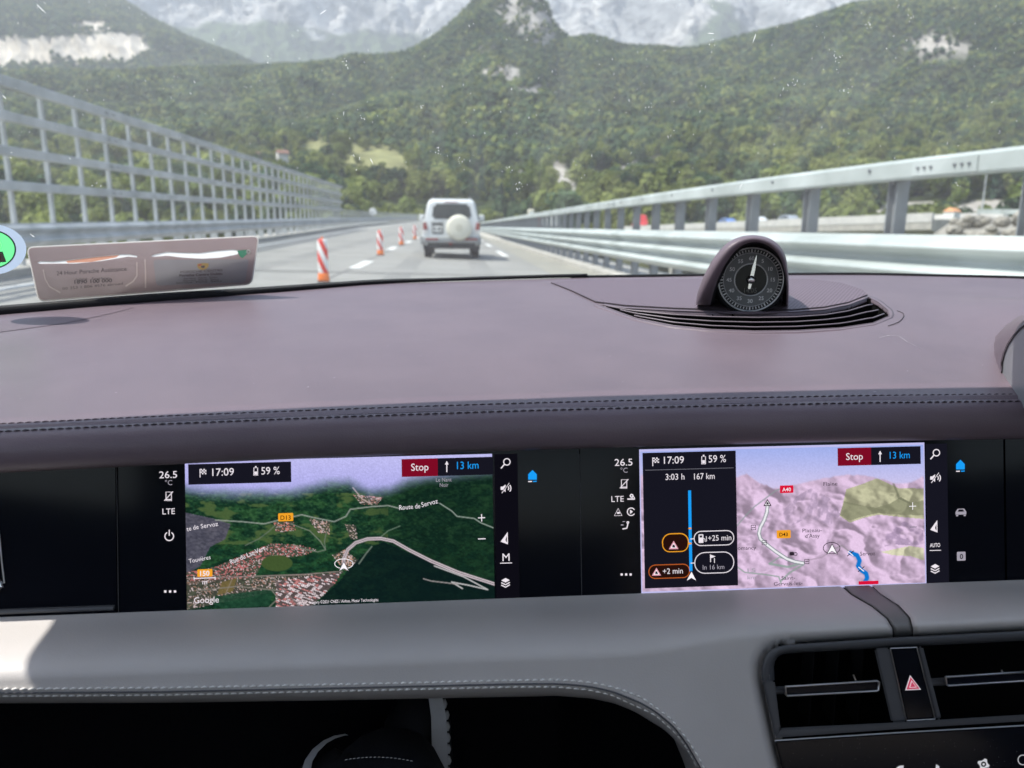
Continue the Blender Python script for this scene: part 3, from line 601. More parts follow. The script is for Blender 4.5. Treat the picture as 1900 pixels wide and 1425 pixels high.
for s in (-1, 1):
    t = rquad('tail_light', [(s*0.76, 0.92), (s*0.905, 0.92), (s*0.895, 1.16), (s*0.80, 1.16)], 'tail_red', suv, -2.285, 0.045, 0.02)
    rquad('reverse_lens', [(s*0.77, 0.80), (s*0.90, 0.80), (s*0.90, 0.905), (s*0.77, 0.905)], 'lens_clear', t, -2.285, 0.04, 0.015)
    g = rquad('side_window', [(0, 0), (1, 0), (1, 1), (0, 1)], 'car_glass', suv, 0, 0.01, 0.02); bpy.data.objects.remove(g)
    MB().hexa([(s*0.885, -2.0, 1.24), (s*0.885, 0.5, 1.24), (s*0.80, 0.35, 1.72), (s*0.80, -1.9, 1.72), (s*0.905, -2.0, 1.24), (s*0.905, 0.5, 1.24), (s*0.815, 0.35, 1.72), (s*0.815, -1.9, 1.72)]).build('side_window', 'car_glass', suv)
    m_ = MB().box((s*0.92, 0.62, 1.20), (s*1.16, 0.74, 1.42)).build('mirror', 'white_paint', suv, bevel=0.04)
    for y in (-1.45, 1.45): wheel(suv, s*0.77, y)
    MB().sweep([(s*0.90, -2.15+0*k, z) for k, z in enumerate((0.45, 0.55, 0.70))], [(-0.1*1, -0.0), (0.05, 0), (0.05, -0.16), (-0.1, -0.16)], up=(0, 1, 0)).build('bumper_corner', 'grey_trim', suv, bevel=0.015)
MB().box((-0.90, -2.42, 0.50), (0.90, -2.26, 0.70)).build('bumper', 'grey_trim', suv, bevel=0.05, seg=3)
MB().box((-0.82, -2.435, 0.60), (-0.42, -2.42, 0.66)).build('bumper_reflector', 'tail_red', suv); MB().box((0.42, -2.435, 0.60), (0.82, -2.42, 0.66)).build('bumper_reflector', 'tail_red', suv)
MB().box((-0.78, -2.33, 0.36), (0.78, -2.2, 0.50)).build('lower_valance', 'dark_trim', suv, bevel=0.03)
MB().box((-0.7, -1.6, 0.3), (0.7, 1.6, 0.44)).build('underbody', 'dark_trim', suv)
MB().tube([(-0.03, -2.40, 0.44), (-0.03, -2.52, 0.45), (-0.03, -2.54, 0.52)], 0.025, 8).build('tow_hitch', 'tail_red', suv)
sw = MB().lathe([(0.30, 0.0), (0.385, 0.02), (0.40, 0.06), (0.40, 0.20), (0.385, 0.25), (0.33, 0.275), (0.20, 0.285), (0.05, 0.29)], (0.24, -2.29, 0.995), (0, -1, 0), 40).build('spare_wheel_cover', 'cream_vinyl', suv, True)
MB().lathe([(0.10, 0.288), (0.115, 0.292), (0.10, 0.296)], (0.24, -2.29, 0.99), (0, -1, 0), 24).build('cover_emblem', mat('cream_shade', (0.60, 0.57, 0.46), 0.6), sw)
pr = rquad('plate_recess', [(-0.62, 0.79), (-0.26, 0.79), (-0.26, 1.13), (-0.62, 1.13)], 'dark_trim', suv, -2.303, 0.012, 0.02)
pl = rquad('number_plate', [(-0.59, 0.85), (-0.29, 0.85), (-0.29, 1.05), (-0.59, 1.05)], 'plate_white', pr, -2.314, 0.008, 0.01)
q = MB()
for k in range(6):
    if k != 2: q.box((-0.565+k*0.045, -2.326, 0.90), (-0.538+k*0.045, -2.322, 1.0))
q.build('plate_marks', 'ink_black', pl)
MB().tube([(-0.05, -2.335, 1.27), (-0.25, -2.335, 1.33), (-0.50, -2.332, 1.36)], 0.012, 6).build('rear_wiper', 'dark_trim', suv)
MB().box((-0.66, -2.325, 1.155), (-0.22, -2.305, 1.185)).build('gate_handle', 'chrome', suv)
for s in (-1, 1):
    MB().tube([(s*0.62, -1.7, 1.93), (s*0.62, 0.2, 1.95)], 0.025, 8).build('roof_rail', 'grey_trim', suv)
    for zz in (0.30, 0.34): MB().box((s*0.66, -2.28, 0.28), (s*0.90, -2.10, 0.46)).build('mud_flap', 'black_rubber', suv) if zz == 0.30 else None
    MB().box((s*0.905, -2.2, 0.60), (s*0.935, 2.1, 0.72)).build('side_moulding', 'grey_trim', suv)
MB().box((-0.22, -2.31, 1.77), (0.22, -2.27, 1.80)).build('brake_light', 'tail_red', suv)
h1, h2 = road_hit(785, 478), road_hit(890, 480)
suv.location = (float((h1[0]+h2[0])/2), float(h1[1]+2.0), float(zroad(-0.2, h1[1]+2))); suv.scale = (float((h2[0]-h1[0])/1.84),)*3 if False else (1, 1, 1)

# ---- simple far vehicles, each with body, windows and wheels
def far_car(name, label, paint, loc, rz, van=False):
    r = empty(name, loc, rz); tag(r, label, 'car' if not van else 'van', None)
    h = 1.45 if not van else 2.2
    car_body([(-2.1, [(0.8, 0.3), (0.86, 0.55), (0.84, 0.9), (0.6, 0.95)]), (-1.7, [(0.8, 0.3), (0.88, 0.6), (0.86, 0.95), (0.62, h-0.1)]), (-0.8, [(0.8, 0.3), (0.88, 0.6), (0.86, 0.95), (0.64, h)]), (0.3, [(0.8, 0.3), (0.88, 0.6), (0.86, 0.95), (0.64, h-0.03)]), (1.1, [(0.8, 0.3), (0.88, 0.6), (0.86, 0.93), (0.7, 0.97)]), (2.1, [(0.75, 0.32), (0.82, 0.55), (0.78, 0.72), (0.6, 0.78)])], 'body', paint, r, 0.05)
    for s in (-1, 1):
        MB().hexa([(s*0.85, -1.5, 0.98), (s*0.85, 0.75, 0.98), (s*0.70, 0.25, h-0.14), (s*0.70, -1.35, h-0.14), (s*0.88, -1.5, 0.98), (s*0.88, 0.75, 0.98), (s*0.73, 0.25, h-0.14), (s*0.73, -1.35, h-0.14)]).build('side_window', 'car_glass', r)
        for y in (-1.3, 1.3): wheel(r, s*0.76, y, 0.31, 0.2)
        MB().box((s*0.5, -2.12, 0.62), (s*0.78, -2.08, 0.76)).build('tail_light', 'tail_red', r)
    return r
mat('blue_paint', (0.12, 0.22, 0.50), 0.3, coat=0.5); mat('red_paint', (0.62, 0.05, 0.05), 0.35, coat=0.5); mat('silver_paint', (0.5, 0.52, 0.54), 0.3, 0.6)

# neighbouring viaduct on the right
def wpos(u, v, Y):
    d = ray_w(u, v); return CAM+d*(Y/d[1])
nb = empty('neighbouring_viaduct'); tag(nb, 'pale concrete viaduct of the other carriageway beyond the right barrier', 'viaduct')
A0 = wpos(1190, 424, 150); A1 = wpos(1730, 405, 75); ax = (A1-A0); ax[2] = 0; axu = ax/np.linalg.norm(ax); sd = np.array([-axu[1], axu[0], 0]); sd = sd if sd[1] > 0 else -sd
path = [A0+(A1-A0)*t for t in np.linspace(-0.15, 1.0, 16)]
MB().sweep(path, [(0, -0.1), (0, -1.1), (0.5, -1.4), (8, -1.4), (9, -0.1)], side=tuple(sd), up=(0, 0, 1)).build('deck', 'concrete', nb)
MB().sweep(path, [(-0.05, -0.35), (-0.05, 0.55), (0.2, 0.55), (0.2, -0.35)], side=tuple(sd), up=(0, 0, 1)).build('parapet', mat('pale_concrete', (0.58, 0.57, 0.54), 0.85, var=(1, (0.48, 0.47, 0.45))), nb)
MB().sweep(path, [(8.8, -0.1), (8.8, 0.75), (9.0, 0.75), (9.0, -0.1)], side=tuple(sd), up=(0, 0, 1)).build('parapet', 'pale_concrete', nb)
for t in (0.1, 0.4, 0.7, 0.95):
    p = A0+(A1-A0)*t; MB().box((p[0]+sd[0]*4-0.9, p[1]+sd[1]*4-0.9, p[2]-24), (p[0]+sd[0]*4+0.9, p[1]+sd[1]*4+0.9, p[2]-1.4)).build('pier', 'concrete', nb)
hd = math.atan2(-axu[0], axu[1])
def on_deck(u, lane):
    best = min(np.linspace(-0.1, 1, 400), key=lambda t: abs(to_px((A0+(A1-A0)*t+sd*lane))[0]-u)); p = A0+(A1-A0)*best+sd*lane; p[2] -= 0.1; return p
far_car('parked_car', 'small white car on the far viaduct left of the tall cream post', 'white_paint', on_deck(1408, 5.0), hd)
far_car('parked_car', 'small blue car on the far viaduct behind a handrail post', 'blue_paint', on_deck(1352, 5.0), hd)
far_car('parked_car', 'small silver white car on the far viaduct beside the cream post', 'silver_paint', on_deck(1467, 5.0), hd)
hut = empty('roadside_hut', tuple(wpos(1766, 398, 70)), 0.5); tag(hut, 'tiny pale hut with orange roof at the end of the far viaduct', 'hut')
MB().box((-0.55, -0.5, -0.4), (0.55, 0.5, 0.25)).build('wall', 'plate_white', hut); MB().hexa([(-0.62, -0.58, 0.25), (0.62, -0.58, 0.25), (0.62, 0.58, 0.25), (-0.62, 0.58, 0.25), (-0.4, -0.12, 0.62), (0.4, -0.12, 0.62), (0.4, 0.12, 0.62), (-0.4, 0.12, 0.62)]).build('roof', mat('faded_orange', (0.62, 0.30, 0.14), 0.7), hut)
p = on_deck(1762, 3.2); 
tk = far_car('red_van', 'red van seen between the handrail posts of the right barrier', 'red_paint', on_deck(1133, 3.0), hd, True); tk.scale = (1.25, 1.2, 1.35)
lorry = empty('box_lorry', on_deck(1005, 3.0) if False else wpos(1025, 428, 170), 0.35); tag(lorry, 'white box lorry behind the far end of the right barrier', 'lorry')
MB().box((-1.2, -4, 0.9), (1.2, 3.0, 3.9)).build('box', 'white_paint', lorry, bevel=0.06); MB().box((-1.15, 3.15, 0.6), (1.15, 5.0, 3.0)).build('cab', 'red_paint', lorry, bevel=0.25)
MB().box((-1.0, -4, 0.5), (1.0, 4.8, 0.9)).build('chassis', 'dark_trim', lorry)
for s in (-1, 1):
    for y in (-3, -1.8, 4.0): wheel(lorry, s*1.0, y, 0.48, 0.3)

# cream marker posts behind the right barrier
mat('cream_plastic', (0.80, 0.75, 0.58), 0.5)
def marker(u, v0, v1, Y, label):
    b = wpos(u, v1, Y); t = wpos(u, v0, Y); h = t[2]-b[2]; r = empty('marker_post', tuple(b)); tag(r, label, 'marker post', 'cream marker posts behind the right barrier')
    w = h*0.17
    car_body([(-w*0.6, [(w*0.85, -h*0.6), (w*0.85, h*0.45), (w*0.8, h*0.55), (w*1.05, h*0.68), (w*1.05, h*0.94), (w*0.8, h)]), (w*0.6, [(w*0.85, -h*0.6), (w*0.85, h*0.45), (w*0.8, h*0.55), (w*1.05, h*0.68), (w*1.05, h*0.94), (w*0.8, h)])], 'post_body', 'cream_plastic', r, w*0.2)
    MB().box((-w*0.7, -w*0.64, h*0.74), (w*0.7, -w*0.6, h*0.88)).build('reflector', 'plate_white', r)
marker(1502, 384, 428, 13.5, 'cream plastic marker post standing tall behind the right handrail'); marker(985, 388, 422, 75, 'small cream marker post by the far end of the right barrier')
# white round sign back and little reflector on the left
sg = empty('round_sign', tuple(wpos(692, 408, 95))); tag(sg, 'small round white sign above the far left railing', 'sign')
MB().tube([(0, 0, -2.6), (0, 0, 0.9)], 0.04, 8).build('pole', 'galvanised', sg); MB().lathe([(0.42, -0.02), (0.45, 0), (0.42, 0.02)], (0, 0, 0.95), (0, 1, 0), 24).build('sign_face', 'plate_white', sg)
# lamp pole on the right
lp = empty('lamp_pole', tuple(wpos(1822, 390, 95))); tag(lp, 'thin grey lamp pole standing above the white wall on the right', 'lamp pole')
MB().tube([(0, 0, -8), (0, 0, 0), (0, 0, 5.5)], [0.12, 0.10, 0.07], 8).build('pole', 'galvanised', lp); MB().tube([(0, 0, 5.4), (-0.3, 0, 5.9), (-1.0, 0, 6.0)], [0.05, 0.05, 0.06], 8).build('lamp_arm', 'galvanised', lp)
MB().box((-1.6, -0.12, 5.92), (-0.95, 0.12, 6.06)).build('lamp_head', 'grey_trim', lp, bevel=0.03)
# pale wall of the other bridge at the right edge, and boulders before it
wl = empty('parapet_wall'); tag(wl, 'pale concrete wall with rail above the boulders at the right edge', 'wall')
B0, B1 = wpos(1812, 402, 62), wpos(2100, 408, 52)
MB().sweep([B0+(B1-B0)*t for t in np.linspace(0, 1, 5)], [(0, -1.0), (0, 0), (0.3, 0), (0.3, -1.0)], side=(0.2, 1, 0)).build('wall_panel', 'pale_concrete', wl)
MB().sweep([B0+(B1-B0)*t for t in np.linspace(0, 1, 5)], [(-0.05, 0.25), (-0.05, 0.62), (0.02, 0.62), (0.02, 0.25)], side=(0.2, 1, 0)).build('rail', 'galvanised_bright', wl)
for t in np.linspace(0.02, 0.98, 6):
    p = B0+(B1-B0)*t; MB().box((p[0]-0.06, p[1]+0.03, p[2]), (p[0]+0.06, p[1]+0.15, p[2]+0.6)).build('post', 'galvanised', wl)
mat('rock_stone', (0.33, 0.31, 0.27), 0.95, var=(1.2, (0.20, 0.185, 0.15)), bump=(3, 0.7))
random.seed(5); rocks = []
for k in range(30):
    u = random.uniform(1770, 1960); v = random.uniform(404, 440); s = random.uniform(0.2, 0.55); p = wpos(u, v, random.uniform(34, 48)-(v-404)*0.25)
    bm = bmesh.new(); g = bmesh.ops.create_icosphere(bm, subdivisions=3, radius=s)
    for q in g['verts']:
        n_ = q.co.normalized(); q.co *= 0.75+0.55*float(fbm(n_.x*2+k, n_.y*2+n_.z*2, 3)); q.co.z *= 0.75; q.co = Vector((round(q.co.x*3.5/s)/3.5*s*0.45+q.co.x*0.55, q.co.y, round(q.co.z*3.2/s)/3.2*s*0.4+q.co.z*0.6))
    me = bpy.data.meshes.new('boulder'); bm.to_mesh(me); bm.free(); o = link('boulder', me, 'rock_stone'); o.location = p
    tag(o, 'rough grey stone lying in the rubble below the pale wall', 'boulder', 'boulders below the pale wall on the right')
e0 = wpos(1700, 446, 44); EB = np.zeros((14, 18, 3))
for i in range(14):
    for j in range(18):
        p = wpos(1690+j*26, 0+404+max(0, 90-i*9)*0.6, 30+i*2.2); EB[i, j] = (p[0], p[1], p[2]-0.8+1.2*float(fbm(p[0]/3, p[1]/3, 3))-max(0, (1780-(1690+j*26))*0.03))
bank = grid_obj('rubble_bank', EB, 'rock_stone'); tag(bank, 'rubble bank', kind='structure')
# chalets on the meadow
mat('chalet_white', (0.72, 0.70, 0.66), 0.8); mat('chalet_roof', (0.27, 0.14, 0.10), 0.8, var=(2, (0.22, 0.12, 0.09))); mat('chalet_wood', (0.20, 0.12, 0.07), 0.8)
def chalet(u, v, r, s, label):
    d = dirs(np.array([float(u)]), float(v))[0]; p = CAM+d*r; z = p[2]; h = empty('chalet', (p[0], p[1], z), 0.5); h.scale = (s, s, s); tag(h, label, 'house', 'chalets on the meadow')
    MB().box((-4, -3, -4), (4, 3, 3.6)).add([(-4, -3, 3.6), (-4, 3, 3.6), (-4, 0, 5.6), (4, -3, 3.6), (4, 3, 3.6), (4, 0, 5.6)], [(0, 1, 2), (3, 5, 4)]).build('wall', 'chalet_white', h)
    rf = MB().hexa([(-4.8, -3.9, 3.1), (4.8, -3.9, 3.1), (4.8, 0, 5.85), (-4.8, 0, 5.85), (-4.8, -3.9, 3.35), (4.8, -3.9, 3.35), (4.8, 0, 6.1), (-4.8, 0, 6.1)]).hexa([(-4.8, 0, 5.85), (4.8, 0, 5.85), (4.8, 3.9, 3.1), (-4.8, 3.9, 3.1), (-4.8, 0, 6.1), (4.8, 0, 6.1), (4.8, 3.9, 3.35), (-4.8, 3.9, 3.35)]).build('roof', 'chalet_roof', h)
    MB().box((1.5, 0.6, 4.8), (2.2, 1.3, 6.7)).build('chimney', 'chalet_white', rf)
    for x in (-2.6, 0, 2.6): MB().box((x-0.5, -3.06, 1.2), (x+0.5, -2.98, 2.5)).build('window', 'car_glass', h)
    MB().box((-4.05, -0.5, 0), (-3.98, 0.5, 2.1)).build('door', 'chalet_wood', h)
chalet(524, 293, 330, 0.5, 'white chalet with red roof on the meadow above the left fence'); chalet(484, 294, 345, 0.4, 'smaller pale chalet with red roof, left of the white one')

# ================================================================== CAR INTERIOR (all in the car's frame)
def leather(name, c, rough=0.5, c2=None, bscale=900, bs=0.25, spec=0.35):
    return mat(name, c, rough, spec=spec, var=(14, c2 or tuple(x*0.92 for x in c), 3), bump=(bscale, bs, 2, 0.0006))
leather('aubergine_leather', (0.166, 0.127, 0.150), 0.42, (0.150, 0.115, 0.138), bs=0.4); leather('grey_leather', (0.56, 0.535, 0.515), 0.48, (0.53, 0.505, 0.485))
mat('piano_black', (0.006, 0.007, 0.011), 0.12, spec=0.2); mat('strap_grey', (0.20, 0.195, 0.19), 0.5, bump=(900, 0.2, 2, 0.0006)); mat('soft_black', (0.012, 0.012, 0.014), 0.7, spec=0.2); mat('duct_black', (0.004, 0.004, 0.004), 0.9, spec=0.05); mat('vent_plastic', (0.075, 0.078, 0.085), 0.45)
mat('slat_plastic', (0.20, 0.16, 0.185), 0.4); mat('satin_metal', (0.62, 0.62, 0.63), 0.3, 1.0); mat('thread_dark', (0.06, 0.046, 0.055), 0.8); mat('thread_light', (0.85, 0.84, 0.80), 0.8); mat('carpet_black', (0.010, 0.010, 0.012), 1.0, spec=0.0, bump=(300, 0.5, 2, 0.003))
mat('headliner', (0.05, 0.05, 0.055), 0.95); mat('binnacle_grey', (0.26, 0.265, 0.28), 0.35)
m = mat('perforated', (0.17, 0.128, 0.160), 0.55, bump=(900, 0.2, 2, 0.0006))
n = m.node_tree; b = n.nodes['Principled BSDF']; tc = n.nodes.new('ShaderNodeTexCoord'); mp = n.nodes.new('ShaderNodeMapping'); mp.inputs['Scale'].default_value = (230, 230, 0); mp.inputs['Rotation'].default_value = (0, 0, 0.6)
vo = n.nodes.new('ShaderNodeTexVoronoi'); vo.inputs['Scale'].default_value = 1; vo.inputs['Randomness'].default_value = 0
n.links.new(tc.outputs['Object'], mp.inputs[0]); n.links.new(mp.outputs[0], vo.inputs['Vector'])
mr = n.nodes.new('ShaderNodeMapRange'); mr.inputs[1].default_value = 0.2; mr.inputs[2].default_value = 0.34; n.links.new(vo.outputs['Distance'], mr.inputs[0])
mx = n.nodes.new('ShaderNodeMix'); mx.data_type = 'RGBA'; mx.inputs[6].default_value = (0.05, 0.035, 0.045, 1); mx.inputs[7].default_value = (0.165, 0.122, 0.150, 1); n.links.new(mr.outputs[0], mx.inputs[0]); n.links.new(mx.outputs[2], b.inputs['Base Color'])

dash = empty('dashboard', car=True); tag(dash, 'aubergine and grey leather car dashboard with two lit map displays', 'dashboard')
lipv = smooth_curve([(-300, 812), (0, 797), (300, 783), (600, 771), (950, 759), (1300, 750), (1600, 744), (1890, 741), (2200, 742)], w=60)
basev = smooth_curve([(-300, 612), (0, 583), (120, 573), (250, 562), (480, 545), (700, 527), (950, 519), (1050, 516), (1400, 511), (1600, 510), (1900, 517), (2200, 535)], w=40)
YL = 0.583
def lip(u):
    d = ray_c(u, float(lipv(u))); return d*(YL/d[1])
ZL0 = float(lip(1000)[2])
def base(u): return PLZ(u, float(basev(u)), YL, ZL0, 0.092)
US = np.linspace(-260, 2160, 330)
LIP = np.array([lip(u) for u in US]); BAS = np.array([base(u) for u in US])
NT = 170
def dash_pt(s, t):      # s index float over US, t 0 (lip) .. 1 (windscreen)
    a = LIP; L = np.stack([np.interp(s, US, LIP[:, k]) for k in range(3)], -1); Bq = np.stack([np.interp(s, US, BAS[:, k]) for k in range(3)], -1)
    P = L+(Bq-L)*np.asarray(t)[..., None]; P[..., 2] += 0.007*np.sin(np.pi*np.clip(t, 0, 1)); return P
TS = np.concatenate([np.linspace(0, 0.12, 26), np.linspace(0.125, 1.0, NT-26)])
ss, tt = np.meshgrid(US, TS); DP = dash_pt(ss, tt)
def px_c(P):
    q = np.asarray(P) @ R_C; return 950+FPX*q[..., 0]/q[..., 2], 712.5-FPX*q[..., 1]/q[..., 2]
DU, DV = px_c(DP)
def on_dash(u, v, lift=0.0):
    """point of the dash top seen at a picture position"""
    lo, hi = 0.0, 1.0; s = u
    for _ in range(3):
        lo, hi = -0.02, 1.05
        for _ in range(28):
            m_ = (lo+hi)/2; P = dash_pt(np.array(s), np.array(m_)); pv = px_c(P)[1]
            if pv > v: lo = m_
            else: hi = m_
        P = dash_pt(np.array(s), np.array((lo+hi)/2)); s += u-float(px_c(P)[0])
    P = np.array(P); P[2] += lift; return P
vent_poly = [(1108, 566), (1160, 573), (1250, 578), (1330, 580.5), (1400, 581.5), (1470, 580.5), (1530, 576), (1575, 567), (1612, 553), (1630, 562), (1648, 577), (1650, 588), (1620, 601), (1560, 610), (1480, 615), (1400, 616), (1320, 613), (1250, 606), (1180, 592)]
invent = inpoly(DU, DV, vent_poly); cell = invent[:-1, :-1] | invent[1:, 1:] | invent[:-1, 1:] | invent[1:, :-1]
cellall = invent[:-1, :-1] & invent[1:, 1:] & invent[:-1, 1:] & invent[1:, :-1]
# seam line and soft hand-print style undulation of the hide
DP[..., 2] += 0.0012*(fbm(DP[..., 0]*9, DP[..., 1]*9, 3)-0.5)
# groove along the lip between the two stitch rows
dg = (DP[..., 1]-np.interp(ss, US, LIP[:, 1])); DP[..., 2] -= 0.0035*np.exp(-((dg-0.004)/0.0016)**2)
# slope up around the instrument binnacle at the right
cx = np.array([on_dash(1995, 612)])[0]; db = np.hypot((DP[..., 0]-cx[0])/0.085, (DP[..., 1]-cx[1])/0.13); DP[..., 2] += 0.020*(1-sst(db, 0.2, 1.6))
dash_top = grid_obj('dash_top', DP, 'aubergine_leather', dash, keep=~cell)
# vent well
WP = DP.copy(); WP[..., 2] -= np.where(invent, 0.028, 0.0)
ex = cell.copy(); grid_obj('vent_duct', WP, 'duct_black', dash, keep=ex, smooth=False)
rim = [on_dash(u, v, 0.001) for u, v in vent_poly]; rim.append(rim[0]); rimd = [np.array(rim[i])+(np.array(rim[i+1])-rim[i])*t for i in range(len(rim)-1) for t in np.linspace(0, 1, 6)[:-1]]; rimd.append(rimd[0])
vp = np.array(vent_poly, float); vd = np.array([vp[i]+(vp[(i+1) % len(vp)]-vp[i])*t for i in range(len(vp)) for t in np.linspace(0, 1, 5)[:-1]]); nv = len(vd)
tg_ = np.roll(vd, -1, 0)-np.roll(vd, 1, 0); tg_ /= np.hypot(tg_[:, 0], tg_[:, 1])[:, None]; ov = vd+np.stack([tg_[:, 1]*9, -tg_[:, 0]*3.2], 1)
RB = [on_dash(a, b_, -0.004) for a, b_ in vd]+[on_dash(a, b_, 0.0010) for a, b_ in vd]+[on_dash(a, b_, 0.0008) for a, b_ in ov]+[on_dash(a, b_, -0.002) for a, b_ in ov]
obj('vent_bezel', RB, [(r_*nv+i, r_*nv+(i+1) % nv, (r_+1)*nv+(i+1) % nv, (r_+1)*nv+i) for r_ in range(3) for i in range(nv)], 'aubergine_leather', dash, True)
MB().tube(rimd, 0.0006, 8, cap=False).build('vent_rim', 'aubergine_leather', dash, True)
# louvres: long slats that follow the sweep of the vent
up1 = lerp_curve(vent_poly[:9]); lo1 = lerp_curve([(1108, 566), (1180, 592), (1250, 606), (1320, 613), (1400, 616), (1480, 615), (1560, 610), (1620, 601), (1652, 586)])
for k, fr in enumerate((0.30, 0.56, 0.82)):
    pts = []
    for u in np.linspace(1125+26*k, 1618+11*k, 46):
        va, vb = up1(min(u, 1612)), lo1(u)
        pts.append(on_dash(u, va+(vb-va)*fr, -0.0005))
    sl = MB(); sl.sweep(pts, [(-0.001, 0.0015), (0.001, 0.0015), (0.006, -0.016), (0.004, -0.016)], side=(0, 1, 0), up=(0, 0, 1)); so = sl.build('vent_slat', 'duct_black', dash, smooth=False); MB().tube([q_+np.array([0, -0.0004, 0.0022]) for q_ in pts], 0.0008, 6).build('slat_edge', 'slat_plastic', so, True)  # slat faces coloured black, top edges paler: light and shade put into colour
# perforated speaker panel round the clock, a thin insert lying on the top
perf = [(1022, 526), (1060, 541), (1105, 562), (1160, 569), (1250, 574), (1330, 577), (1400, 578), (1470, 577), (1530, 572), (1575, 563), (1609, 549), (1600, 540), (1560, 527), (1500, 520), (1300, 520), (1100, 521)]
def insert(name, poly, m, lift, parent=dash, thick=None):
    pu = np.array(poly); un = np.linspace(pu[:, 0].min(), pu[:, 0].max(), 90); vn = np.linspace(pu[:, 1].min(), pu[:, 1].max(), 26)
    bm = bmesh.new(); vs = [bm.verts.new(on_dash(a, b_, lift)) for a, b_ in poly]
    cen = np.mean([on_dash(a, b_, lift) for a, b_ in poly], 0); c = bm.verts.new(cen+np.array([0, 0, 0.001])); 
    for i in range(len(vs)): bm.faces.new((vs[i], vs[(i+1) % len(vs)], c))
    me = bpy.data.meshes.new(name); bm.to_mesh(me); bm.free(); return link(name, me, m, parent)
insert('speaker_panel', perf, 'perforated', 0.0022)
MB().tube([on_dash(u, v, 0.0012) for u, v in perf+perf[:1]], 0.0004, 6, cap=False).build('panel_seam', 'thread_dark', dash)
sp2 = [(-150, 655), (0, 617), (120, 600), (205, 582), (250, 570), (100, 584), (0, 596), (-150, 622)]
isp = inpoly(DU, DV, sp2); DQ = DP.copy(); DQ[..., 2] += 0.0005; grid_obj('speaker_panel', DQ, 'perforated', dash, keep=isp[:-1, :-1])
MB().tube([on_dash(u, v, 0.001) for u, v in [(1648, 606), (1658, 603), (1667, 599), (1673, 594), (1677, 588), (1676, 583), (1671, 580), (1664, 578)]], 0.0004, 5).build('panel_seam', 'thread_dark', dash)
# rolled front edge of the dash
RR = 0.0165
prof = []
for k in range(19):
    a = math.radians(-6+k*12.0); prof.append((-RR*math.sin(a), RR*math.cos(a)-RR))
G = np.zeros((19, len(US), 3))
for k, (dy, dz) in enumerate(prof): G[k] = LIP+np.array([0, dy, dz])
grid_obj('dash_lip', G[::-1], 'aubergine_leather', dash)
# stitches
def stitch_rows(name, pts_fn, us, m, ln, rad, parent, gap=0.36):
    q = MB(); last = None; P = [pts_fn(u) for u in us]; d = np.concatenate([[0], np.cumsum([np.linalg.norm(P[i+1]-P[i]) for i in range(len(P)-1)])]); P = np.array(P); s = 0.0
    at = lambda x: np.array([np.interp(x, d, P[:, k]) for k in range(3)])
    while s < d[-1]-ln:
        a, b_ = at(s), at(s+ln*(1-gap)); e = (b_-a); n_ = np.array([0, -0.16, 0.02])*ln; q.tube([a+n_*0.4, (a+b_)/2+np.array([0, 0, rad*0.5]), b_-n_*0.4], [rad*0.55, rad, rad*0.55], 5); s += ln
    o = q.build(name, m, parent, True); tag(o, kind='stuff'); return o
def dash_row(dy, lift):
    return lambda u: dash_pt(np.array(float(u)), np.array(0.0))+np.array([0, dy, lift])
stitch_rows('stitching', dash_row(0.0115, 0.0018), np.linspace(-160, 1905, 160), 'thread_dark', 0.0062, 0.00055, dash, 0.26)
def lip_row(a):
    a = math.radians(a); return lambda u: dash_pt(np.array(float(u)), np.array(0.0))+np.array([0, -(RR+0.0004)*math.sin(a), (RR+0.0004)*math.cos(a)-RR])
stitch_rows('stitching', lip_row(17), np.linspace(-160, 1905, 160), 'thread_dark', 0.0062, 0.00065, dash, 0.26)
MB().tube([dash_pt(np.array(float(u)), np.array(0.0))+np.array([0, 0.0042, -0.0022]) for u in np.linspace(-200, 1900, 120)], 0.0013, 5).build('seam_shadow_gap', 'thread_dark', dash)

# ---- front panel with the displays
def fpoly(name, px, m, parent, c=0.0, depth=0.004, bevel=0.0):
    q = MB(); P = [FP(u, v, c) for u, v in px]; n_ = len(P)
    V = [F3(a, b_, c) for a, b_ in P]+[F3(a, b_, c-depth) for a, b_ in P]
    q.add(V, [tuple(range(n_))[::-1], tuple(range(n_, 2*n_))]+[(i, (i+1) % n_, n_+(i+1) % n_, n_+i) for i in range(n_)])
    o = q.build(name, m, parent); bm = bmesh.new(); bm.from_mesh(o.data); bmesh.ops.recalc_face_normals(bm, faces=bm.faces); bm.to_mesh(o.data); bm.free(); return o
bot = lerp_curve([(-200, 1158), (0, 1146), (218, 1138), (1078, 1106), (1865, 1078), (2100, 1070)])
def panel(name, u0, u1, m, c=0.0, vb=16, vt=800): return fpoly(name, [(u0, vt), (u1, vt), (u1+4, float(bot(u1))+vb), (u0+4, float(bot(u0))+vb)], m, dash, c, 0.012)
panel('trim_panel', -220, 213, 'piano_black'); pdisp = panel('passenger_display', 218.5, 1074, 'piano_black', 0.0008); cdisp = panel('centre_display', 1076, 1861, 'piano_black', 0.0008); panel('trim_panel', 1865, 2100, 'piano_black', -0.001)
MB().tube([FQ(u, float(bot(u))-11, 0.002) for u in np.linspace(-100, 212, 8)], 0.0022, 8).build('trim_strip', 'vent_plastic', dash)
MB().tube([FQ(-2, 985, 0.003), FQ(3, 1040, 0.003), FQ(8, 1082, 0.003)], 0.0007, 6).build('trim_strip', 'satin_metal', dash)
MB().tube([FQ(-12, 1068, 0.004), FQ(0, 1080, 0.004), FQ(3, 1088, 0.004), FQ(-4, 1096, 0.004), FQ(-20, 1098, 0.004)], 0.0018, 8).build('trim_badge', 'chrome', dash)
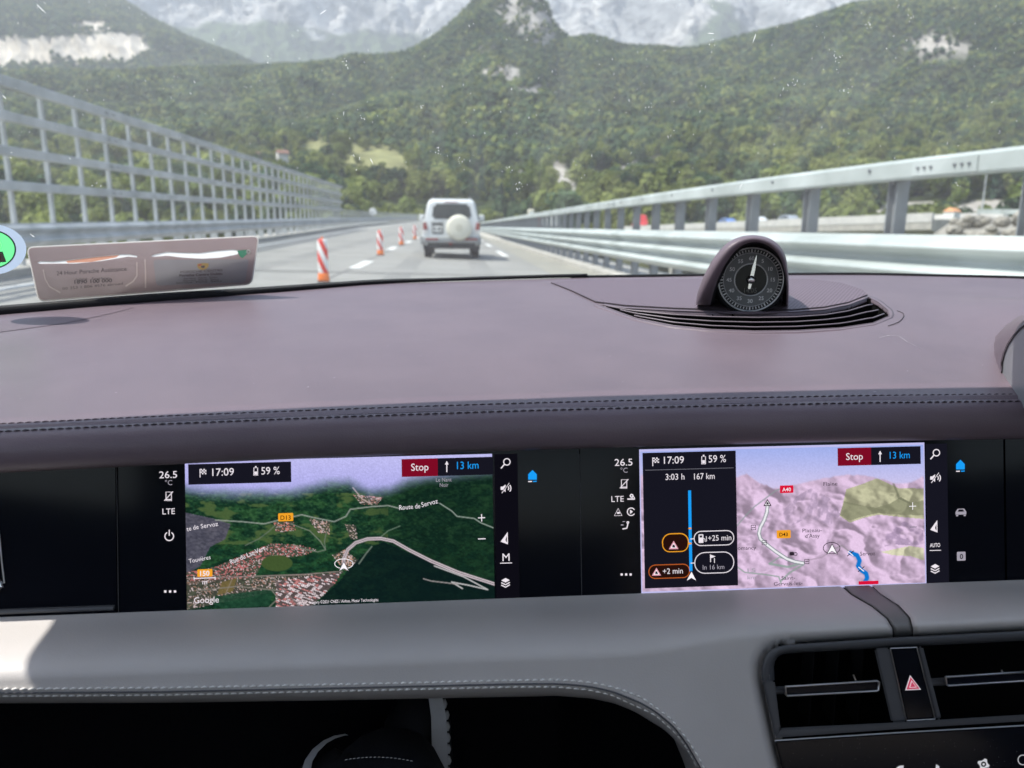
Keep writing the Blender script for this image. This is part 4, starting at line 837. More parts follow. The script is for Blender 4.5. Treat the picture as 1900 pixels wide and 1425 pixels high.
for u in (216, 1075.4): MB().tube([FQ(u, 842, 0.0012), FQ(u+4, float(bot(u))+2, 0.0012)], 0.00028, 5).build('panel_joint', 'vent_plastic', dash)

# ---- padded lower panel
vb_curve = smooth_curve([(-260, 1308), (0, 1305), (300, 1304), (700, 1298), (950, 1293), (1031, 1291), (1098, 1296), (1140, 1305), (1179, 1321), (1234, 1355), (1275, 1396), (1295, 1432), (1320, 1490), (1350, 1580), (1380, 1700), (1460, 1990)], w=8)
def pad_c(u, v):
    k = sst(u, 1150, 1420); t = np.clip((v-(bot(u)-6))/(125.0-30*k), 0, 1); c = 0.060*np.sin(t*math.pi/2)**1.3
    c = c+0.012*sst(v, 1240, 1700)*(1-k)
    e = np.clip((vb_curve(u)-v)/26.0, 0, 1); c = c-0.036*(1-np.sqrt(np.clip(1-(1-e)**2, 0, 1)))
    e = np.clip((linedist(np.asarray(u, float), np.asarray(v, float), FRAME)-1)/24.0, 0, 1); return c-0.020*(1-np.sqrt(np.clip(1-(1-e)**2, 0, 1)))
FRAME = [(1470, 1640), (1452, 1425), (1436, 1367), (1414, 1262), (1413, 1238), (1418, 1220), (1427, 1207), (1440, 1200), (1460, 1196), (1654, 1183), (1900, 1170), (2080, 1162)]
def vf_left(v): return float(np.interp(v, [1190, 1199, 1215, 1236, 1260, 1367, 1425, 1700], [1470, 1440, 1420, 1413, 1414, 1436, 1452, 1530]))
UP = np.concatenate([np.linspace(-260, 1000, 150), np.linspace(1008, 1475, 120)]); TP = np.concatenate([np.linspace(0, 0.8, 60), np.linspace(0.81, 1, 30)])
G = np.zeros((len(TP)+8, len(UP), 3))
for j, u in enumerate(UP):
    v0 = float(bot(u))-1; v1 = float(vb_curve(u))
    for i, t in enumerate(TP):
        v = v0+(v1-v0)*t; G[i, j] = FQ(u, v, float(pad_c(u, v)))
    e = G[len(TP)-1, j]
    for k in range(8): G[len(TP)+k, j] = e+FC*(-0.010*(k+1))+FB*(-0.0005*(k+1))
GU, GV = px_c(G); vl = np.vectorize(vf_left)(GV); cut = (GU > vl+14) & (GV > 1205)
keep = ~(cut[:-1, :-1] | cut[1:, 1:])
# seam: the pad left of the strap ends along a curve
seam = lerp_curve([(1060, 1555), (1088, 1578), (1120, 1618), (1150, 1645), (1175, 1656), (1205, 1657)])
grid_obj('lower_pad', G, 'grey_leather', dash, keep=keep)
def top_c(u, v):
    t = np.clip((v-(bot(u)-6))/95.0, 0, 1); c = 0.060*np.sin(t*math.pi/2)**1.3
    e = np.clip((linedist(np.asarray(u, float), np.asarray(v, float), FRAME)-1)/24.0, 0, 1); return c-0.020*(1-np.sqrt(np.clip(1-(1-e)**2, 0, 1)))
def top_pad(name, ua, ub, m, lift, dv=0):
    r = 26; uu = 60; G = np.zeros((r, uu, 3))
    for i in range(r):
        for j in range(uu):
            v_ = 1068+(1196-1068)*i/(r-1); u0 = ua(v_); u1 = ub(v_); u = u0+(u1-u0)*j/(uu-1)
            vt = float(bot(u))-1; vbm = float(np.interp(u, [1430, 1654, 1900, 2100], [1196, 1183, 1171, 1165])); v = vt+(vbm-vt)*i/(r-1)
            c = float(top_c(u, v))+lift; edge = (uu-1-j)/(uu-1)*(u1-u0) if ua(1100) == 1466.0 else min(j, uu-1-j)/(uu-1)*(u1-u0); c -= 0.004*(1-min(1, edge/7.0))**2
            G[i, j] = FQ(u, v, c)
    return grid_obj(name, G, m, dash)
top_pad('lower_pad', lambda v: 1466.0, lambda v: float(seam(v)), 'grey_leather', 0.0)
stp = lerp_curve([(1060, 1610), (1088, 1632), (1120, 1668), (1150, 1688), (1175, 1693), (1205, 1693)])
top_pad('pad_strap', lambda v: float(seam(v))+1.6, lambda v: float(stp(v)), 'strap_grey', -0.0005)
top_pad('lower_pad', lambda v: float(stp(v))+1, lambda v: 2080.0, 'grey_leather', 0.003)
# double light stitching along the pad edge
st1 = smooth_curve([(-200, 1281), (0, 1279), (300, 1277), (700, 1269), (950, 1263), (1020, 1262), (1060, 1263), (1105, 1268), (1150, 1279), (1190, 1294), (1245, 1334), (1280, 1379), (1304, 1419), (1330, 1480)], w=6)
st2 = smooth_curve([(-200, 1294), (0, 1292), (300, 1290), (700, 1281), (958, 1275), (1031, 1275), (1090, 1280), (1135, 1290), (1216, 1327), (1255, 1362), (1275, 1389), (1300, 1436), (1320, 1480)], w=6)
for st in (st1, st2):
    stitch_rows('stitching', lambda u, st=st: FQ(u, float(st(u)), float(pad_c(u, float(st(u))))+0.0006), np.linspace(-150, 1325, 200), 'thread_light', 0.0058, 0.0008, dash, 0.30)
mid12 = lambda u: (float(st1(u))+float(st2(u)))/2
MB().tube([FQ(u, mid12(u), float(pad_c(u, mid12(u)))) for u in np.linspace(-150, 1318, 160)], 0.0008, 5).build('pad_seam', 'vent_plastic', dash)

# ---- footwell behind and under the pad
fw = MB(); 
fw.add([FQ(-300, 1290, -0.02), FQ(1500, 1270, -0.02), FQ(1500, 1270, -0.35), FQ(-300, 1290, -0.35)], [(0, 1, 2, 3)])
fw.build('underside', 'soft_black', dash)
# ---- centre vents
def frame_bar(name, px, c0, c1, m='vent_plastic', bevel=0.0015):
    P0 = [FQ(u, v, c0) for u, v in px]; P1 = [FQ(u, v, c1) for u, v in px]; n_ = len(px); q = MB()
    q.add(P0+P1, [tuple(range(n_))[::-1], tuple(range(n_, 2*n_))]+[(i, (i+1) % n_, n_+(i+1) % n_, n_+i) for i in range(n_)])
    o = q.build(name, m, dash); bm = bmesh.new(); bm.from_mesh(o.data); bmesh.ops.recalc_face_normals(bm, faces=bm.faces)
    if bevel: bmesh.ops.bevel(bm, geom=[e for e in bm.edges if e.calc_face_angle(0) > 0.3], offset=bevel, segments=2, affect='EDGES', clamp_overlap=True)
    bm.to_mesh(o.data); bm.free(); return o
CV = 0.062
outer = [(1414, 1262), (1413, 1238), (1418, 1220), (1427, 1207), (1440, 1200), (1460, 1196), (1654, 1183), (1900, 1170), (2080, 1162)]
inner = [(1437, 1262), (1436, 1238), (1438, 1227), (1443, 1219), (1452, 1214), (1466, 1212), (1654, 1201), (1900, 1189), (2080, 1182)]
q = MB(); no = len(outer); Vv = [FQ(u, v, CV-0.004) for u, v in outer]+[FQ(u, v, CV+0.002) for u, v in [(a+5, b_+4) for a, b_ in outer]]+[FQ(u, v, CV-0.012) for u, v in inner]+[FQ(u, v, CV-0.05) for u, v in inner]
F_ = []
for r_ in range(3):
    for i in range(no-1): F_.append((r_*no+i, r_*no+i+1, (r_+1)*no+i+1, (r_+1)*no+i))
q.add(Vv, F_); q.build('vent_frame', 'vent_plastic', dash, True)
frame_bar('vent_frame', [(1414, 1262), (1437, 1262), (1448, 1352), (1438, 1368)], CV+0.001, CV-0.05)
frame_bar('vent_frame', [(1436, 1369), (1447, 1351), (1654, 1341), (1900, 1326), (2080, 1316), (2080, 1330), (1900, 1338), (1660, 1353)], CV+0.001, CV-0.05)
frame_bar('vent_bar', [(1622, 1203), (1650, 1201), (1683, 1339), (1654, 1341)], CV-0.004, CV-0.05)
frame_bar('vent_bar', [(1702, 1199), (1712, 1199), (1747, 1335), (1737, 1336)], CV-0.004, CV-0.05)
hz = frame_bar('hazard_button', [(1652, 1203), (1701, 1201), (1735, 1334), (1682, 1337)], CV-0.003, CV-0.02, 'piano_black')
for a, b_ in (((1652, 1203), (1682, 1337)), ((1701, 1201), (1735, 1334)), ((1682, 1337), (1735, 1334)), ((1652, 1203), (1701, 1201))):
    MB().tube([FQ(*a, CV-0.0025), FQ(*b_, CV-0.0025)], 0.0004, 5).build('button_edge', 'satin_metal', hz)
fw = MB().add([FQ(1380, 1170, CV-0.09), FQ(2080, 1140, CV-0.09), FQ(2080, 1350, CV-0.09), FQ(1400, 1380, CV-0.09)], [(0, 3, 2, 1)]); fw.build('vent_back', 'duct_black', dash)
def vane(px, m1='soft_black'):
    o = frame_bar('vent_vane', px, CV-0.006, CV-0.04, 'piano_black')
    pts = [FQ(u, v, CV-0.005) for u, v in px]; pts.append(pts[0]); MB().tube(pts, 0.0009, 8, cap=False).build('vane_trim', 'satin_metal', o, True); return o
vane([(1457, 1274), (1627, 1263), (1631, 1266), (1630, 1280), (1626, 1282), (1461, 1291), (1458, 1288)])
vane([(1754, 1256), (1990, 1241), (1990, 1258), (1760, 1272), (1756, 1270)])
for (a, b_) in (((1436, 1281), (1459, 1280)), ((1722, 1266), (1756, 1264))): MB().tube([FQ(*a, CV-0.02), FQ(*b_, CV-0.02)], 0.003, 8).build('vane_pivot', 'vent_plastic', dash)
for (a, b_) in (((1583, 1252), (1588, 1263)), ((1858, 1243), (1861, 1250))): MB().tube([FQ(*a, CV-0.006), FQ(*b_, CV-0.006)], 0.0007, 6).build('vane_tab', 'satin_metal', dash)
for u in (1500, 1545, 1590): MB().box((0, 0, 0), (0.001, 0.02, 0.07)).build('vent_blade', 'soft_black', dash).location = tuple(FQ(u, 1345, CV-0.06))
# lower touch panel
tp = frame_bar('touch_panel', [(1437, 1374), (1654, 1360), (1900, 1346), (2080, 1336), (2080, 1700), (1530, 1700), (1452, 1430)], CV+0.001, CV-0.02, 'piano_black')
MB().tube([FQ(u, v, CV+0.0015) for u, v in [(1437, 1374), (1654, 1360), (1900, 1346), (2000, 1340)]], 0.0006, 6).build('panel_edge', 'satin_metal', tp)

# ---- instrument binnacle at the right edge
B1_, B2_ = on_dash(1859, 690, -0.004), on_dash(1898, 747, -0.004); bnn = np.cross(B2_-B1_, np.array([0.0, 0.25, 1.0])); bnn /= np.linalg.norm(bnn)
def BNP(u, v, off=0.0):
    d = ray_c(u, v); return d*((B1_ @ bnn+off)/(d @ bnn))
arcp = [(1859, 692), (1859, 672), (1863, 655), (1870, 639), (1880, 624), (1893, 610), (1910, 598), (1935, 588), (1965, 585)]
bp = arcp+[(1990, 600), (1990, 770), (1905, 765)]
sg_ = -1.0 if (bnn @ B1_) > 0 else 1.0
q = MB(); n_ = len(bp); q.add([BNP(u, v, 0.0) for u, v in bp]+[BNP(u, v, -sg_*0.02) for u, v in bp], [tuple(range(n_)), tuple(range(2*n_-1, n_-1, -1))]+[(i, (i+1) % n_, n_+(i+1) % n_, n_+i) for i in range(n_)])
o = q.build('instrument_binnacle', 'binnacle_grey', dash); bm = bmesh.new(); bm.from_mesh(o.data); bmesh.ops.recalc_face_normals(bm, faces=bm.faces); bm.to_mesh(o.data); bm.free()
MB().tube([BNP(u, v) for u, v in arcp], 0.0009, 6).build('binnacle_seal', 'soft_black', dash, True)
G = np.zeros((9, len(arcp), 3))
for k in range(9):
    f = k/8.0
    for i_, (u, v) in enumerate(arcp):
        p_ = BNP(u, v, sg_*0.001); away = np.array([-0.035, 0.02, 0.0]); tgt_ = on_dash(min(u-32*min(1, i_/4.0)-2, 1960), v+1, 0.0); G[k, i_] = p_*(1-f)+tgt_*f+np.array([0, 0, 0.006*math.sin(math.pi*f)])
grid_obj('binnacle_surround', G, 'aubergine_leather', dash)

# ---- black seal along the foot of the windscreen
seal = MB(); seal.tube([base(u)+np.array([0, 0.002, 0.0035]) for u in np.linspace(-200, 1090, 60)], [0.0075 if u < 300 else 0.0075-0.0045*min(1, (u-300)/500) for u in np.linspace(-200, 1090, 60)], 10); seal.build('windscreen_seal', 'soft_black', dash, True)
seal = MB(); seal.tube([base(u)+np.array([0, 0.004, 0.001]) for u in np.linspace(1060, 2150, 40)], 0.0028, 8); seal.build('windscreen_seal', 'soft_black', dash, True)

# dust and faint scuffs lying on the leather
mat('leather_dust', (0.55, 0.52, 0.54), 1.0); random.seed(31); q = MB()
for k in range(150):
    u = random.uniform(0, 1850); v = random.uniform(560, 760); 
    if v < float(basev(u))+12 or v > float(lipv(u))-8 or (1000 < u < 1700 and v < 625): continue
    s_ = random.uniform(0.00022, 0.0006); p_ = on_dash(u, v, 0.0009); a = random.uniform(0, 3.1); l_ = s_*random.choice([1, 1, 1, 2.5])
    q.add([p_+np.array([l_*math.cos(a), l_*math.sin(a), 0]), p_+np.array([-s_*math.sin(a), s_*math.cos(a), 0]), p_+np.array([-l_*math.cos(a), -l_*math.sin(a), 0]), p_+np.array([s_*math.sin(a), -s_*math.cos(a), 0])], [(0, 1, 2, 3)])
for path in ([(1632, 628), (1650, 624), (1668, 625), (1684, 636), (1700, 644), (1714, 650)], [(1655, 600), (1672, 604), (1690, 608)]):
    P_ = [on_dash(a, b_, 0.0009) for a, b_ in path]
    for a, b_ in zip(P_[:-1], P_[1:]): q.add([a, b_, b_+np.array([0, 0.0009, 0]), a+np.array([0, 0.0006, 0])], [(0, 1, 2, 3)])
tag(q.build('dust_specks', 'leather_dust', dash), kind='stuff')

# ================================================================== CLOCK
ck = dict()
CD = float(np.linalg.norm(on_dash(1392, 577)))          # distance of the clock's foot
CDEP = float((on_dash(1392, 577) @ R_C)[2])-0.004
def CK(u, v, dz=0.0): return ray_c(u, v)*(CDEP+dz)
clock = bpy.data.objects.new('clock', None); S.collection.objects.link(clock); clock.parent = dash
cc = CK(1393, 519, -0.004); Rd = 58.0/FPX*CDEP
# dial faces slightly right of the camera
nrm = -cc/np.linalg.norm(cc); nrm = nrm+np.array([0.14, 0, -0.02]); nrm /= np.linalg.norm(nrm)
cxv = np.cross(np.array([0, 0, 1.0]), nrm); cxv /= np.linalg.norm(cxv); cyv = np.cross(nrm, cxv); cxv, cyv = cxv, cyv
def CL(x, y, z=0.0): return cc+Rd*(x*cxv+y*cyv+z*nrm)
mat('dial_dark', (0.02, 0.021, 0.024), 0.35); mat('dial_grey', (0.15, 0.156, 0.16), 0.4); mat('dial_white', (0.85, 0.85, 0.84), 0.5)
def ring(name, r0, r1, z0, z1, m, parent, n=72):
    V = []; F = []
    for k in range(n):
        a = 2*math.pi*k/n; V += [CL(r0*math.cos(a), r0*math.sin(a), z0), CL(r1*math.cos(a), r1*math.sin(a), z1)]
    for k in range(n): j = (k+1) % n; F.append((2*k, 2*k+1, 2*j+1, 2*j))
    return obj(name, V, F, m, parent)
def disc(name, r, z, m, parent, n=72): return obj(name, [CL(r*math.cos(2*math.pi*k/n), r*math.sin(2*math.pi*k/n), z) for k in range(n)], [tuple(range(n))], m, parent)
disc('dial', 1.0, 0.0, 'dial_dark', clock); ring('chapter_ring', 0.50, 0.84, 0.012, 0.012, 'dial_grey', clock); disc('inner_dial', 0.50, 0.01, 'piano_black', clock)
def ringtube(name, r, rad, z, m): MB().tube([CL(r*math.cos(a), r*math.sin(a), z) for a in np.linspace(0, 2*math.pi, 73)], rad*Rd, 8, cap=False).build(name, m, clock, True)
ringtube('inner_bezel', 0.505, 0.022, 0.025, 'satin_metal'); ringtube('outer_bezel', 1.0, 0.028, 0.03, 'satin_metal'); ringtube('ring_groove', 0.845, 0.008, 0.012, 'satin_metal')
for k in range(60):
    a = math.pi/2-2*math.pi*k/60; r0, r1 = (0.87, 0.95) if k % 5 else (0.86, 0.96); w = 0.011 if k % 5 else 0.018
    dx, dy = math.cos(a), math.sin(a); px_, py_ = -dy*w, dx*w
    obj('minute_mark', [CL(dx*r0+px_, dy*r0+py_, 0.02), CL(dx*r1+px_, dy*r1+py_, 0.02), CL(dx*r1-px_, dy*r1-py_, 0.02), CL(dx*r0-px_, dy*r0-py_, 0.02)], [(0, 1, 2, 3)], 'dial_white', clock)
def text_mesh(s, bold=0.0):
    cu = bpy.data.curves.new('t', 'FONT'); cu.body = s; cu.size = 1.0; cu.align_x = 'LEFT'; cu.offset = bold; cu.resolution_u = 3
    o = bpy.data.objects.new('t', cu); S.collection.objects.link(o); dg_ = bpy.context.evaluated_depsgraph_get(); me = bpy.data.meshes.new_from_object(o.evaluated_get(dg_)); bpy.data.objects.remove(o); bpy.data.curves.remove(cu)
    co = np.array([v.co[:] for v in me.vertices]) if len(me.vertices) else np.zeros((0, 3)); fs = [tuple(p.vertices) for p in me.polygons]; bpy.data.meshes.remove(me); return co, fs
def cap_height():
    c, f = text_mesh('H'); return c[:, 1].max()
CAPH = cap_height()
def clock_text(s, x, y, h, name='numeral', m='dial_white', bold=0.012, wf=1.0):
    co, fs = text_mesh(s, bold); k = h/CAPH; cx_ = (co[:, 0].min()+co[:, 0].max())/2; cy_ = (co[:, 1].min()+co[:, 1].max())/2
    return obj(name, [CL(x+(p[0]-cx_)*k*wf, y+(p[1]-cy_)*k, 0.03) for p in co], fs, m, clock)
for i, s in enumerate(['60', '5', '10', '15', '20', '25', '30', '35', '40', '45', '50', '55']):
    a = math.pi/2-i*math.pi/6; clock_text(s, 0.675*math.cos(a), 0.675*math.sin(a), 0.115)
# digital time under the hand, dim segments
mat('segment_grey', (0.16, 0.16, 0.15), 0.5)
clock_text('14:05', 0.0, -0.335, 0.15, 'digital_time', 'segment_grey', 0.0, 0.9)
def hand(pts, z, name, m): 
    n_ = len(pts); obj(name, [CL(x, y, z) for x, y in pts]+[CL(x, y, z-0.03) for x, y in pts], [tuple(range(n_)), tuple(range(2*n_-1, n_-1, -1))]+[(i, (i+1) % n_, n_+(i+1) % n_, n_+i) for i in range(n_)], m, clock)
an = math.radians(80); d_ = np.array([math.cos(an), math.sin(an)]); e_ = np.array([-d_[1], d_[0]])
hand([tuple(e_*0.06), tuple(-e_*0.06), tuple(d_*0.45-e_*0.045), tuple(d_*0.78-e_*0.006), tuple(d_*0.78+e_*0.006), tuple(d_*0.45+e_*0.045)], 0.10, 'hand', 'chrome')
hand([tuple(e_*0.05), tuple(-d_*0.28+e_*0.04), tuple(-d_*0.30), tuple(-d_*0.28-e_*0.04), tuple(-e_*0.05)], 0.10, 'hand', 'chrome')
MB().lathe([(0.13*Rd, 0.06*Rd), (0.13*Rd, 0.15*Rd), (0.09*Rd, 0.2*Rd), (0.02*Rd, 0.21*Rd)], cc, nrm, 24).build('hand_boss', 'chrome', clock, True)
# black recess around the dial
V = []; n_ = 72
for k in range(n_):
    a = 2*math.pi*k/n_; V += [CL(1.0*math.cos(a), 1.0*math.sin(a), 0.03), CL(1.10*math.cos(a), 1.10*math.sin(a), 0.10), CL(1.16*math.cos(a), 1.16*math.sin(a), -0.6)]
obj('dial_housing', V, [(3*k+j, 3*k+j+1, 3*((k+1) % n_)+j+1, 3*((k+1) % n_)+j) for k in range(n_) for j in (0, 1)], 'soft_black', clock, True)
# leather hood: arch that overhangs the dial and runs back to the dash
def arch(k, pts): return np.interp(k, np.linspace(0, 1, len(pts)), pts)
rim_px = [(1318, 566), (1322, 548), (1331, 520), (1344, 493), (1360, 469), (1378, 454), (1398, 448), (1420, 452), (1440, 466), (1452, 487), (1458, 512), (1460, 540), (1458, 566)]
out_px = [(1291, 566), (1293, 546), (1305, 513), (1324, 478), (1346, 452), (1370, 439), (1397, 435), (1426, 440), (1448, 455), (1459, 477), (1463, 508), (1464, 538), (1463, 566)]
def respl(P, n=61):
    P = np.array(P, float); d = np.concatenate([[0], np.cumsum(np.hypot(*np.diff(P, axis=0).T))]); s = np.linspace(0, d[-1], n)
    X = np.interp(s, d, P[:, 0]); Y = np.interp(s, d, P[:, 1])
    for _ in range(4): X[1:-1] = (X[:-2]+2*X[1:-1]+X[2:])/4; Y[1:-1] = (Y[:-2]+2*Y[1:-1]+Y[2:])/4
    return np.stack([X, Y], 1)
ri, ro = respl(rim_px), respl(out_px); NH = len(ri)
ctrp = np.array([1393.0, 530.0]); rows = []
def fwd(i):      # visor reaches furthest forward at the top
    t = i/(NH-1); return -0.056*math.sin(math.pi*min(1, max(0, t)))**0.7
inn = ctrp+(ri-ctrp)*0.985
rows.append([CK(*(ctrp+(ri[i]-ctrp)*0.90), 0.010) for i in range(NH)])
rows.append([CK(*(ctrp+(ri[i]-ctrp)*0.985), fwd(i)+0.012) for i in range(NH)])
rows.append([CK(*ri[i], fwd(i)+0.001) for i in range(NH)])
for f, w in ((0.2, -0.0035), (0.45, -0.005), (0.7, -0.003), (0.88, 0.002), (1.0, 0.010)):
    rows.append([CK(*(ri[i]+(ro[i]-ri[i])*f), fwd(i)+w) for i in range(NH)])
for k in range(1, 9):
    f = k/8.0; tgt = np.array([1404.0, 560.0])
    row = []
    for i in range(NH):
        p = ro[i]+(tgt-ro[i])*(0.55*f**1.8); row.append(CK(*p, fwd(i)*(1-f)+0.010+0.105*f))
    rows.append(row)
for i in range(len(rows)):      # keep feet planted in the dash
    pass
hood = grid_obj('hood', np.array(rows), 'aubergine_leather', clock)
hood.data.materials.append(MATS['soft_black'])
mi = np.zeros(len(hood.data.polygons), np.int32); mi[:2*(NH-1)] = 1; hood.data.polygons.foreach_set('material_index', mi)
# plinth flaring into the dash
V = []; n_ = 60; F = []
for k in range(n_+1):
    a = math.pi*2*k/n_; f = 1.0
    q1 = CK(1385+88*math.cos(a), 553-12*math.sin(a), 0.018-0.05*math.sin(-a)*0+0.03*math.sin(a)); q1 = on_dash(1388+112*math.cos(a), 562-22*math.sin(a), 0.0005); q2 = on_dash(1388+84*math.cos(a), 560-19*math.sin(a), 0.004*(0.5+0.5*math.sin(a))); q3 = on_dash(1388+72*math.cos(a), 560-16*math.sin(a), 0.014*max(0, math.sin(a)+0.25)/1.25+0.0006)
    V += [q1, q2, q3]
for k in range(n_): F += [(3*k, 3*k+1, 3*k+4, 3*k+3), (3*k+1, 3*k+2, 3*k+5, 3*k+4)]
obj('plinth', V, F, 'aubergine_leather', clock, True)
# keep clear of the dial: a low front wall

# ================================================================== WINDSCREEN, roof and doors
m = bpy.data.materials.new('windscreen_glass'); m.use_nodes = True; n = m.node_tree; n.nodes.clear(); MATS['windscreen_glass'] = m
out = n.nodes.new('ShaderNodeOutputMaterial'); tr = n.nodes.new('ShaderNodeBsdfTransparent'); tr.inputs[0].default_value = (0.95, 0.985, 0.965, 1)
gl = n.nodes.new('ShaderNodeBsdfGlossy'); gl.inputs['Roughness'].default_value = 0.02; fr = n.nodes.new('ShaderNodeFresnel'); fr.inputs[0].default_value = 1.35
mx = n.nodes.new('ShaderNodeMixShader'); n.links.new(fr.outputs[0], mx.inputs[0]); n.links.new(tr.outputs[0], mx.inputs[1]); n.links.new(gl.outputs[0], mx.inputs[2])
# wiped, uneven dust film; also a pale veil added to wash out the view
df = n.nodes.new('ShaderNodeBsdfTranslucent'); df.inputs[0].default_value = (0.8, 0.82, 0.8, 1); dd = n.nodes.new('ShaderNodeBsdfDiffuse'); dd.inputs[0].default_value = (0.8, 0.82, 0.8, 1)
ad = n.nodes.new('ShaderNodeMixShader'); ad.inputs[0].default_value = 0.3; n.links.new(df.outputs[0], ad.inputs[1]); n.links.new(dd.outputs[0], ad.inputs[2])
tc = n.nodes.new('ShaderNodeTexCoord'); mp = n.nodes.new('ShaderNodeMapping'); mp.inputs['Scale'].default_value = (60, 3, 6); n.links.new(tc.outputs['Object'], mp.inputs[0])
ns = n.nodes.new('ShaderNodeTexNoise'); ns.inputs['Scale'].default_value = 1.0; ns.inputs['Detail'].default_value = 6; n.links.new(mp.outputs[0], ns.inputs['Vector'])
n2 = n.nodes.new('ShaderNodeTexNoise'); n2.inputs['Scale'].default_value = 3.0; n.links.new(tc.outputs['Object'], n2.inputs['Vector'])
mm = n.nodes.new('ShaderNodeMath'); mm.operation = 'MULTIPLY'; n.links.new(ns.outputs[0], mm.inputs[0]); n.links.new(n2.outputs[0], mm.inputs[1])
mr = n.nodes.new('ShaderNodeMapRange'); mr.inputs[1].default_value = 0.1; mr.inputs[2].default_value = 0.5; mr.inputs[3].default_value = 0.022; mr.inputs[4].default_value = 0.085; n.links.new(mm.outputs[0], mr.inputs[0])
m2 = n.nodes.new('ShaderNodeMixShader'); n.links.new(mr.outputs[0], m2.inputs[0]); n.links.new(mx.outputs[0], m2.inputs[1]); n.links.new(ad.outputs[0], m2.inputs[2]); n.links.new(m2.outputs[0], out.inputs[0])
HY, HZ = 0.580, 0.215         # header rail of the roof (car frame: forward of and above the eye)
UW = np.linspace(-420, 2330, 120); G = np.zeros((40, len(UW), 3))
for j, u in enumerate(UW):
    b0 = base(float(np.clip(u, -260, 2160)))+np.array([0, 0.012, -0.004]); b0[0] += (u-np.clip(u, -260, 2160))*0.0006
    x1 = -0.63+(j/(len(UW)-1))*1.79; h_ = np.array([x1, HY-0.02*((x1-0.22)/0.93)**2, HZ-0.03*((x1-0.22)/0.93)**2])
    for i in range(40):
        t = i/39.0; p = b0+(h_-b0)*t; p = p+np.array([0, 0.035, 0.055])*math.sin(math.pi*t)*0.55; G[i, j] = p
WS = G
ws = grid_obj('windscreen', G, 'windscreen_glass'); ws.matrix_world = M_CAR; tag(ws, 'curved car windscreen speckled with dirt and insect marks', 'windscreen')
wu, wv = px_c(G)
def on_glass(u, v, off=0.0):
    d2 = (wu-u)**2+(wv-v)**2; i, j = np.unravel_index(np.argmin(d2), d2.shape); i = min(max(i, 1), 38); j = min(max(j, 1), len(UW)-2)
    e1 = G_W[i, j+1]-G_W[i, j-1]; e2 = G_W[i+1, j]-G_W[i-1, j]; nn = np.cross(e1, e2); nn /= np.linalg.norm(nn); nn = nn if nn[1] < 0 else -nn
    d = ray_c(u, v); t = (G_W[i, j] @ nn)/(d @ nn); return d*t+nn*off, nn
G_W = WS
m_ = mat('dirt_white', (0.85, 0.86, 0.83), 0.9); n_ = m_.node_tree; tr_ = n_.nodes.new('ShaderNodeBsdfTranslucent'); tr_.inputs[0].default_value = (0.9, 0.9, 0.88, 1); mx_ = n_.nodes.new('ShaderNodeMixShader'); mx_.inputs[0].default_value = 0.6; tp_ = n_.nodes.new('ShaderNodeBsdfTransparent'); m3_ = n_.nodes.new('ShaderNodeMixShader'); m3_.inputs[0].default_value = 0.8
n_.links.new(n_.nodes['Principled BSDF'].outputs[0], mx_.inputs[1]); n_.links.new(tr_.outputs[0], mx_.inputs[2]); n_.links.new(tp_.outputs[0], m3_.inputs[1]); n_.links.new(mx_.outputs[0], m3_.inputs[2]); n_.links.new(m3_.outputs[0], n_.nodes['Material Output'].inputs[0])
random.seed(11); q = MB()
def speck(u, v, l, w, a):
    p, nn = on_glass(u, v, 0.0008); pts = []
    k_ = random.randint(5, 7)
    for k in range(k_):
        t = 2*math.pi*k/k_; r = random.uniform(0.55, 1.2); du, dv = l*math.cos(t)*r, w*math.sin(t)*r
        d = ray_c(u+du*math.cos(a)-dv*math.sin(a), v+du*math.sin(a)+dv*math.cos(a)); pts.append(d*((p @ nn)/(d @ nn)))
    q.add(pts, [tuple(range(len(pts)))])
for k in range(330):
    u = random.uniform(0, 1900); v = random.uniform(0, 1)**1.3*330+2; fl = (u-950)/1900
    if random.random() < 0.72: speck(u, v, random.uniform(0.5, 1.3), random.uniform(0.5, 1.0), random.uniform(0, 3))
    else: speck(u, v, random.uniform(1.5, 4.0), random.uniform(0.35, 0.7), math.radians(90+55*fl*1.6)+random.uniform(-0.4, 0.4))
for (u, v, n_) in [(815, 280, 9), (853, 297, 6), (965, 345, 9), (940, 312, 6), (1555, 108, 8), (1690, 32, 10), (1610, 45, 8), (780, 200, 4), (670, 215, 5), (180, 345, 5), (20, 295, 4), (70, 10, 7), (497, 105, 6), (640, 125, 5), (1325, 72, 5), (1470, 150, 5), (1575, 160, 6), (1205, 200, 5), (1665, 12, 5), (1775, 345, 5)]:
    for k in range(n_): speck(u+random.gauss(0, 5), v+random.gauss(0, 6), random.uniform(0.6, 2.6), random.uniform(0.4, 0.9), random.uniform(0, 3.1))
for (u, v, l, a) in [(75, 15, 14, 0.75), (60, 437, 9, 0.6), (1375, 345, 7, -1.1), (690, 300, 7, 1.1), (600, 22, 8, 2.5), (1400, 70, 10, 1.9), (1320, 62, 9, 0.1), (8, 180, 8, 0.8)]: speck(u, v, l, 1.1, a)
dk = q.build('insect_marks', 'dirt_white', ws); tag(dk, kind='stuff')

